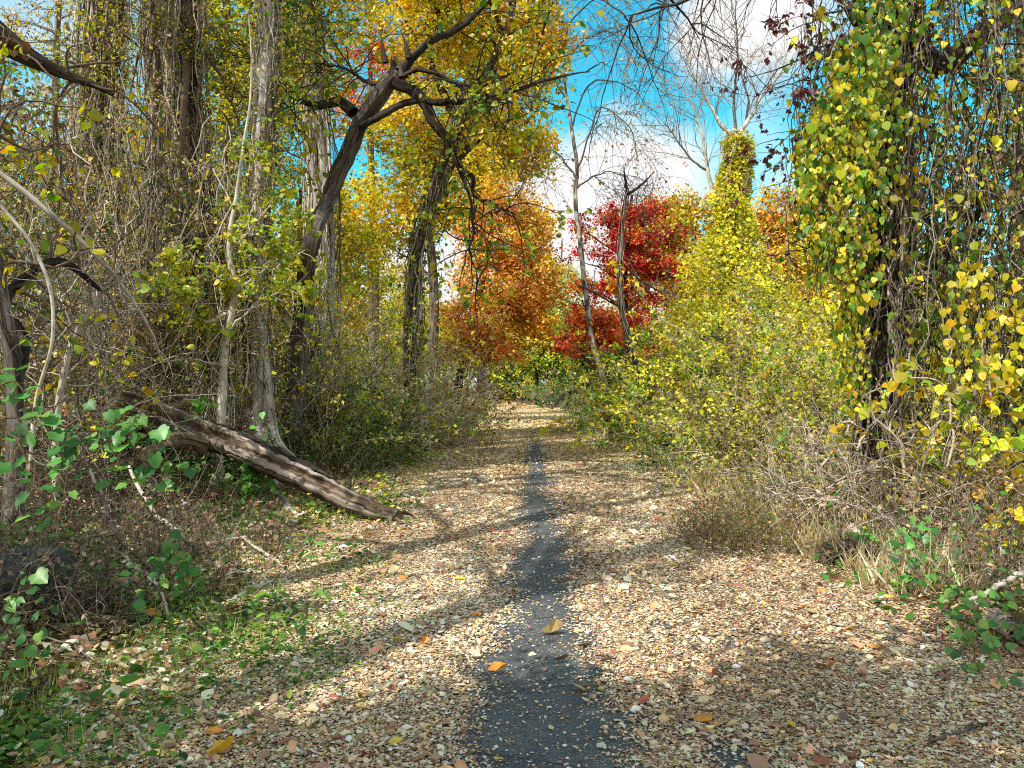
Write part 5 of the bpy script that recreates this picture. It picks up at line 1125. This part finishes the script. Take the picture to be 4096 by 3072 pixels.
# ---- overhead limb of a tree beside the camera (bare twigs over the sky)
rng = rs(340)
T = Thing('overhanging_tree', 'bare-twigged tree beside the viewpoint reaching its branches over the sky', 'tree', G(2400, 2.6))
g = np.array([5.6, 1.2, float(gz(5.6, 1.2))]); T.loc = g; T.o.location = tuple(g)
p, r = trunk(T, rng, [g, g + np.array([0, .2, 3.]), g + np.array([-.2, .5, 6.]), g + np.array([-.4, .7, 9.])], [.26, .22, .18, .08], M_GREY, 30, 16, .08)
OL = [limb(T, rng, [p[0, 19], P(900, -170, 6.5), P(760, -60, 7.5), P(700, 0, 8), P(655, 14, 8.3), P(628, 22, 8.6)], [.05, .045, .03, .02, .012, .004], M_DARK), limb(T, rng, [p[0, 22], P(860, -260, 7), P(720, -90, 8), P(660, -20, 8.4), P(690, 22, 8.6), P(700, 40, 8.6)], [.05, .04, .03, .018, .01, .004], M_DARK)]
mb = MB(); b = branchlets(rng, np.concatenate(OL), 60, 1.4, .45, 1, .8, -.1, 10, .16, -.06); tubes(mb, b, taper(.01, .003, 60, 10), 4, DKV, 0, rng=rng)
b2 = branchlets(rng, b, 300, .7, .1, 1, .8, -.1, 7, .2, -.05); tubes(mb, b2, taper(.004, .0018, 300, 7), 3, DKV, 0, rng=rng)
T.part('crown', mb, [M_TWIG])

# ---- trees just behind the viewpoint whose shade falls on the trail
def shade_tree(k, label, x, y, h, blobs, ncl, nleaf):
    g = np.array([x, y, float(gz(x, y))])
    leafy(k, 'shade_tree', label, g, g + UP * h, .3, [((x + a, y + b_, c), r_) for a, b_, c, r_ in blobs], ncl, nleaf, .45, .1, YEL + BRN[:1], M_GREY)
SHADE = True
shade_tree(350, 'broad tree behind the viewpoint shading the near trail', -4.4, -1.2, 6.4, [(1.7, 1.35, 5., (1.1, .75, .45)), (3.5, 1.7, 5., (1.0, .8, .4)), (5, 2.5, 5., (.9, .8, .4)), (.2, .6, 5.2, (1.0, .8, .4)), (-1.2, .9, 5.2, (.9, .9, .4))], 230, 66)
shade_tree(351, 'tree off the left side shading the bramble and grape leaves', -8.2, 2.2, 6.4, [(.8, -.7, 5.5, (1.2, 1.1, .6)), (1.9, .3, 5.3, (1., 1., .5)), (0, 1., 5.9, (1.2, 1.1, .5))], 80, 55)

for k_, x_, y_, lab_ in ((355, -4.3, .9, 'thin-leaved tree close on the left of the viewpoint striping the near trail with shade'), (352, -5.0, 3.2, 'nearer slim thin-leaved tree off the left side striping the trail with shade'), (353, -6.2, 6.6, 'farther slim thin-leaved tree off the left side striping the trail with shade'), (354, -7.3, 9.6, 'slim forked thin-leaved tree beyond the left edge striping the trail with shade')):
    rng = rs(k_); g = np.array([x_, y_, float(gz(x_, y_))]); T = Thing('slim_tree', lab_, 'tree', g)
    p, r = trunk(T, rng, [g, g + np.array([.1, 0, 4.5]), g + np.array([-.1, .2, 9.]), g + np.array([.1, .1, 14.])], [.24, .21, .17, .07], M_GREY, 30, 12, .08)
    mb = MB(); b = branchlets(rng, p, 12, 4.2, .45, .95, .9, .45, 12, .12); tubes(mb, b, taper(.07, .012, 12, 12), 6, BRV, 0, rng=rng)
    b2 = branchlets(rng, b, 70, 1.6, .2, 1, .9, .2, 8, .18); tubes(mb, b2, taper(.016, .004, 70, 8), 4, BRV, 0, rng=rng)
    q, _, _, _ = along(b2, rng, 2600, .1, 1); q = q + rng.normal(size=q.shape) * .14; leaf_cloud(mb, rng, q, .1, YEL + BRN[:1], .4, OVAL, 1); T.part('crown', mb, [M_TWIG, M_LEAF])

# ================================================================== big single leaves on the trail
rng = rs(400)
def big_leaf(label, x, y, s, rgb, rz, tpl=CURL, group=None):
    mb = MB(); T_, tri = tpl
    a = rz; ax = np.array([[math.cos(a), math.sin(a), .05]]); nm = np.array([[rng.normal() * .25, rng.normal() * .25, 1]])
    # finer leaf: subdivide the outline for a curled blade
    leaves(mb, np.array([[x, y, float(gz(x, y)) + .03]]), s, np.array([rgb]), ax, nm, tpl, 0, .1, rng)
    o = mb.build('fallen_leaf', M_DRY, (x, y, float(gz(x, y)) + .03), None, False); tag(o, label, 'leaf', group)
    return o
s = S(540, 633); big_leaf('large pale tan leaf lying alone on the bare asphalt strip', s[0], s[1], .15, (.62, .42, .16), .1)
s = S(163, 615); big_leaf('large orange yellow leaf on the green left verge', s[0], s[1], .15, (.7, .36, .03), 2.9)
s = S(208, 755); big_leaf('big yellow leaf at the bottom edge left of the strip', s[0], s[1], .12, (.7, .45, .03), .6)
s = S(487, 671); big_leaf('orange leaf on the left edge of the bare strip', s[0], s[1], .11, (.7, .34, .06), .2)
s = S(553, 660); big_leaf('dark curled leaf in the shaded part of the strip', s[0], s[1], .09, (.14, .1, .08), .1)
s = S(585, 690); big_leaf('tan leaf at the right edge of the shaded strip', s[0], s[1], .1, (.5, .36, .2), 2.2)
GL = 'large fallen leaves scattered on the litter'; LG = {0: ('large tan fallen leaf lying on the litter', (.5, .35, .2)), 1: ('large orange fallen leaf lying on the litter', (.66, .3, .06)), 2: ('large reddish brown fallen leaf lying on the litter', (.36, .13, .07)), 3: ('large yellow fallen leaf lying on the litter', (.66, .46, .05))}
src = {}
for i in range(110):
    y = 2.6 + 7.5 * rng.uniform(0, 1) ** 1.3; x = rng.uniform(-2.8, 3.4)
    if abs(x - strip_x(y)) < strip_w(y) * .8: continue
    k = int(rng.choice(4, p=[.36, .32, .2, .12])); lob = int(rng.uniform() < .45); zz = float(gz(x, y)) + .03
    lab, rgb = LG[k]
    if lob: lab = lab.replace('fallen leaf', 'lobed fallen leaf')
    if (k, lob) not in src: src[k, lob] = big_leaf(lab, x, y, .07, rgb, 0, LOBED if lob else CURL, lab.replace('leaf lying', 'leaves lying')); continue
    c = src[k, lob].copy(); COL.objects.link(c); c.location = (x, y, zz); c.rotation_euler = (rng.normal() * .22, rng.normal() * .22, rng.uniform(0, 6.28)); sc_ = rng.uniform(.55, 1.25); c.scale = (sc_, sc_ * rng.uniform(.7, 1.1), sc_)

# ================================================================== SKY, SUN, CAMERA
ldir = Vector((math.cos(AZ) * math.cos(EL), math.sin(AZ) * math.cos(EL), -math.sin(EL)))
sun = bpy.data.lights.new('sun', 'SUN'); sun.energy = 5.0; sun.angle = math.radians(.5); sun.color = (1, .96, .87)
so = bpy.data.objects.new('sun', sun); COL.objects.link(so); so.rotation_euler = ldir.to_track_quat('-Z', 'Y').to_euler()
w = bpy.data.worlds.new('World'); sc.world = w; w.use_nodes = True; nt = w.node_tree; nt.nodes.clear()
out = nt.nodes.new('ShaderNodeOutputWorld'); bg = nt.nodes.new('ShaderNodeBackground'); bg.inputs[1].default_value = .11
sky = nt.nodes.new('ShaderNodeTexSky'); sky.sky_type = 'NISHITA'; sky.sun_disc = False; sky.sun_elevation = EL
sky.sun_rotation = math.atan2(-ldir.x, -ldir.y); sky.air_density = 1.2; sky.dust_density = .4; sky.ozone_density = 1.5
tc = nt.nodes.new('ShaderNodeTexCoord')
tint = nt.nodes.new('ShaderNodeMix'); tint.data_type = 'RGBA'; tint.blend_type = 'MULTIPLY'; tint.inputs[0].default_value = 1; tint.inputs[7].default_value = (.4, 2.15, 2.05, 1)
nt.links.new(sky.outputs[0], tint.inputs[6])
mp = nt.nodes.new('ShaderNodeMapping'); mp.inputs['Scale'].default_value = (1, 1, 2.0); mp.inputs['Location'].default_value = (.3, .2, .1); nt.links.new(tc.outputs['Generated'], mp.inputs[0])
cn = nt.nodes.new('ShaderNodeTexNoise'); cn.inputs['Scale'].default_value = 3.2; cn.inputs['Detail'].default_value = 8; cn.inputs['Roughness'].default_value = .55; cn.inputs['Distortion'].default_value = .3
nt.links.new(mp.outputs[0], cn.inputs[0])
# cloud banks at fixed sky directions
acc = cn.outputs['Fac']
def cloud(px, py, rad, amt):
    global acc
    d = Vector(((px - 512) / F, 1, (HY - py) / F)).normalized()
    vm = nt.nodes.new('ShaderNodeVectorMath'); vm.operation = 'DISTANCE'; nt.links.new(tc.outputs['Generated'], vm.inputs[0]); vm.inputs[1].default_value = d
    mr = nt.nodes.new('ShaderNodeMapRange'); mr.interpolation_type = 'SMOOTHSTEP'; mr.inputs[1].default_value = 0; mr.inputs[2].default_value = rad; mr.inputs[3].default_value = amt; mr.inputs[4].default_value = 0
    nt.links.new(vm.outputs['Value'], mr.inputs[0])
    ad = nt.nodes.new('ShaderNodeMath'); ad.operation = 'ADD'; nt.links.new(acc, ad.inputs[0]); nt.links.new(mr.outputs[0], ad.inputs[1]); acc = ad.outputs[0]
cloud(760, 10, .16, .5); cloud(690, 40, .08, .25); cloud(650, 180, .12, .42); cloud(560, 235, .16, .5); cloud(770, 170, .1, .2); cloud(618, 100, .05, .18); cloud(655, 350, .2, .35); cloud(800, 330, .22, .35); cloud(470, 300, .2, .3); cloud(660, 80, .3, -.08); cloud(600, 20, .16, -.12)
sx_ = nt.nodes.new('ShaderNodeSeparateXYZ'); nt.links.new(tc.outputs['Generated'], sx_.inputs[0])
hz = nt.nodes.new('ShaderNodeMapRange'); hz.interpolation_type = 'SMOOTHSTEP'; hz.inputs[1].default_value = .02; hz.inputs[2].default_value = .2; hz.inputs[3].default_value = .4; hz.inputs[4].default_value = 0
nt.links.new(sx_.outputs['Z'], hz.inputs[0]); ha = nt.nodes.new('ShaderNodeMath'); ha.operation = 'ADD'; nt.links.new(acc, ha.inputs[0]); nt.links.new(hz.outputs[0], ha.inputs[1]); acc = ha.outputs[0]
def bank(d, rad, amt):  # cloud outside the view, added to brighten and whiten the ambient light
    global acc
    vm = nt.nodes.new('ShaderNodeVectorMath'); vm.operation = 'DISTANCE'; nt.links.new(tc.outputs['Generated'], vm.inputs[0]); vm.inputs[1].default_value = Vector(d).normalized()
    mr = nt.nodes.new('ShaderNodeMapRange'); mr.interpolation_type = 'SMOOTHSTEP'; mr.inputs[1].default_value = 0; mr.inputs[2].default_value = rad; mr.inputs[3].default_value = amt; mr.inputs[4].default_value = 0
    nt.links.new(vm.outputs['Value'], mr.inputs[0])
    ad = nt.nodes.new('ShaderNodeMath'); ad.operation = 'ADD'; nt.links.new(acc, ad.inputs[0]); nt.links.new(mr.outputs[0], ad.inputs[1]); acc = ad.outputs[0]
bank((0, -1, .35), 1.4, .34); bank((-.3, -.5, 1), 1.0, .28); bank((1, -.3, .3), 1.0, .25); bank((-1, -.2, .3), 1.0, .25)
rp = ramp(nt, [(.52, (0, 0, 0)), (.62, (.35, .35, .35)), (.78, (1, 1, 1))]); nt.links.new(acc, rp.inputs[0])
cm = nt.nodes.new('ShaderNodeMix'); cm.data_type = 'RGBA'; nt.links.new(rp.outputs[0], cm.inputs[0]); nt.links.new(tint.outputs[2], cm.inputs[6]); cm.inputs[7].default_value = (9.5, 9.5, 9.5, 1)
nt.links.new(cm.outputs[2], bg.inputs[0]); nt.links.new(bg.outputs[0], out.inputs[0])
cam = bpy.data.cameras.new('camera'); co = bpy.data.objects.new('camera', cam); COL.objects.link(co); sc.camera = co
cam.sensor_width = 36; cam.lens = 36 * F / 1024; cam.clip_start = .05; cam.clip_end = 2000
co.location = (0, 0, CZ); co.rotation_euler = (math.radians(90) + math.atan((HY - 384) / F), 0, 0)
sc.view_settings.view_transform = 'Standard'; sc.view_settings.look = 'None'; sc.view_settings.exposure = 0; sc.view_settings.gamma = 1
cy = sc.cycles; cy.max_bounces = 6; cy.diffuse_bounces = 3; cy.glossy_bounces = 2; cy.transmission_bounces = 3; cy.transparent_max_bounces = 4
cy.caustics_reflective = False; cy.caustics_refractive = False; cy.use_denoising = False; cy.use_adaptive_sampling = True; cy.adaptive_threshold = .02
cy.filter_width = 1.1; cy.sample_clamp_indirect = 6
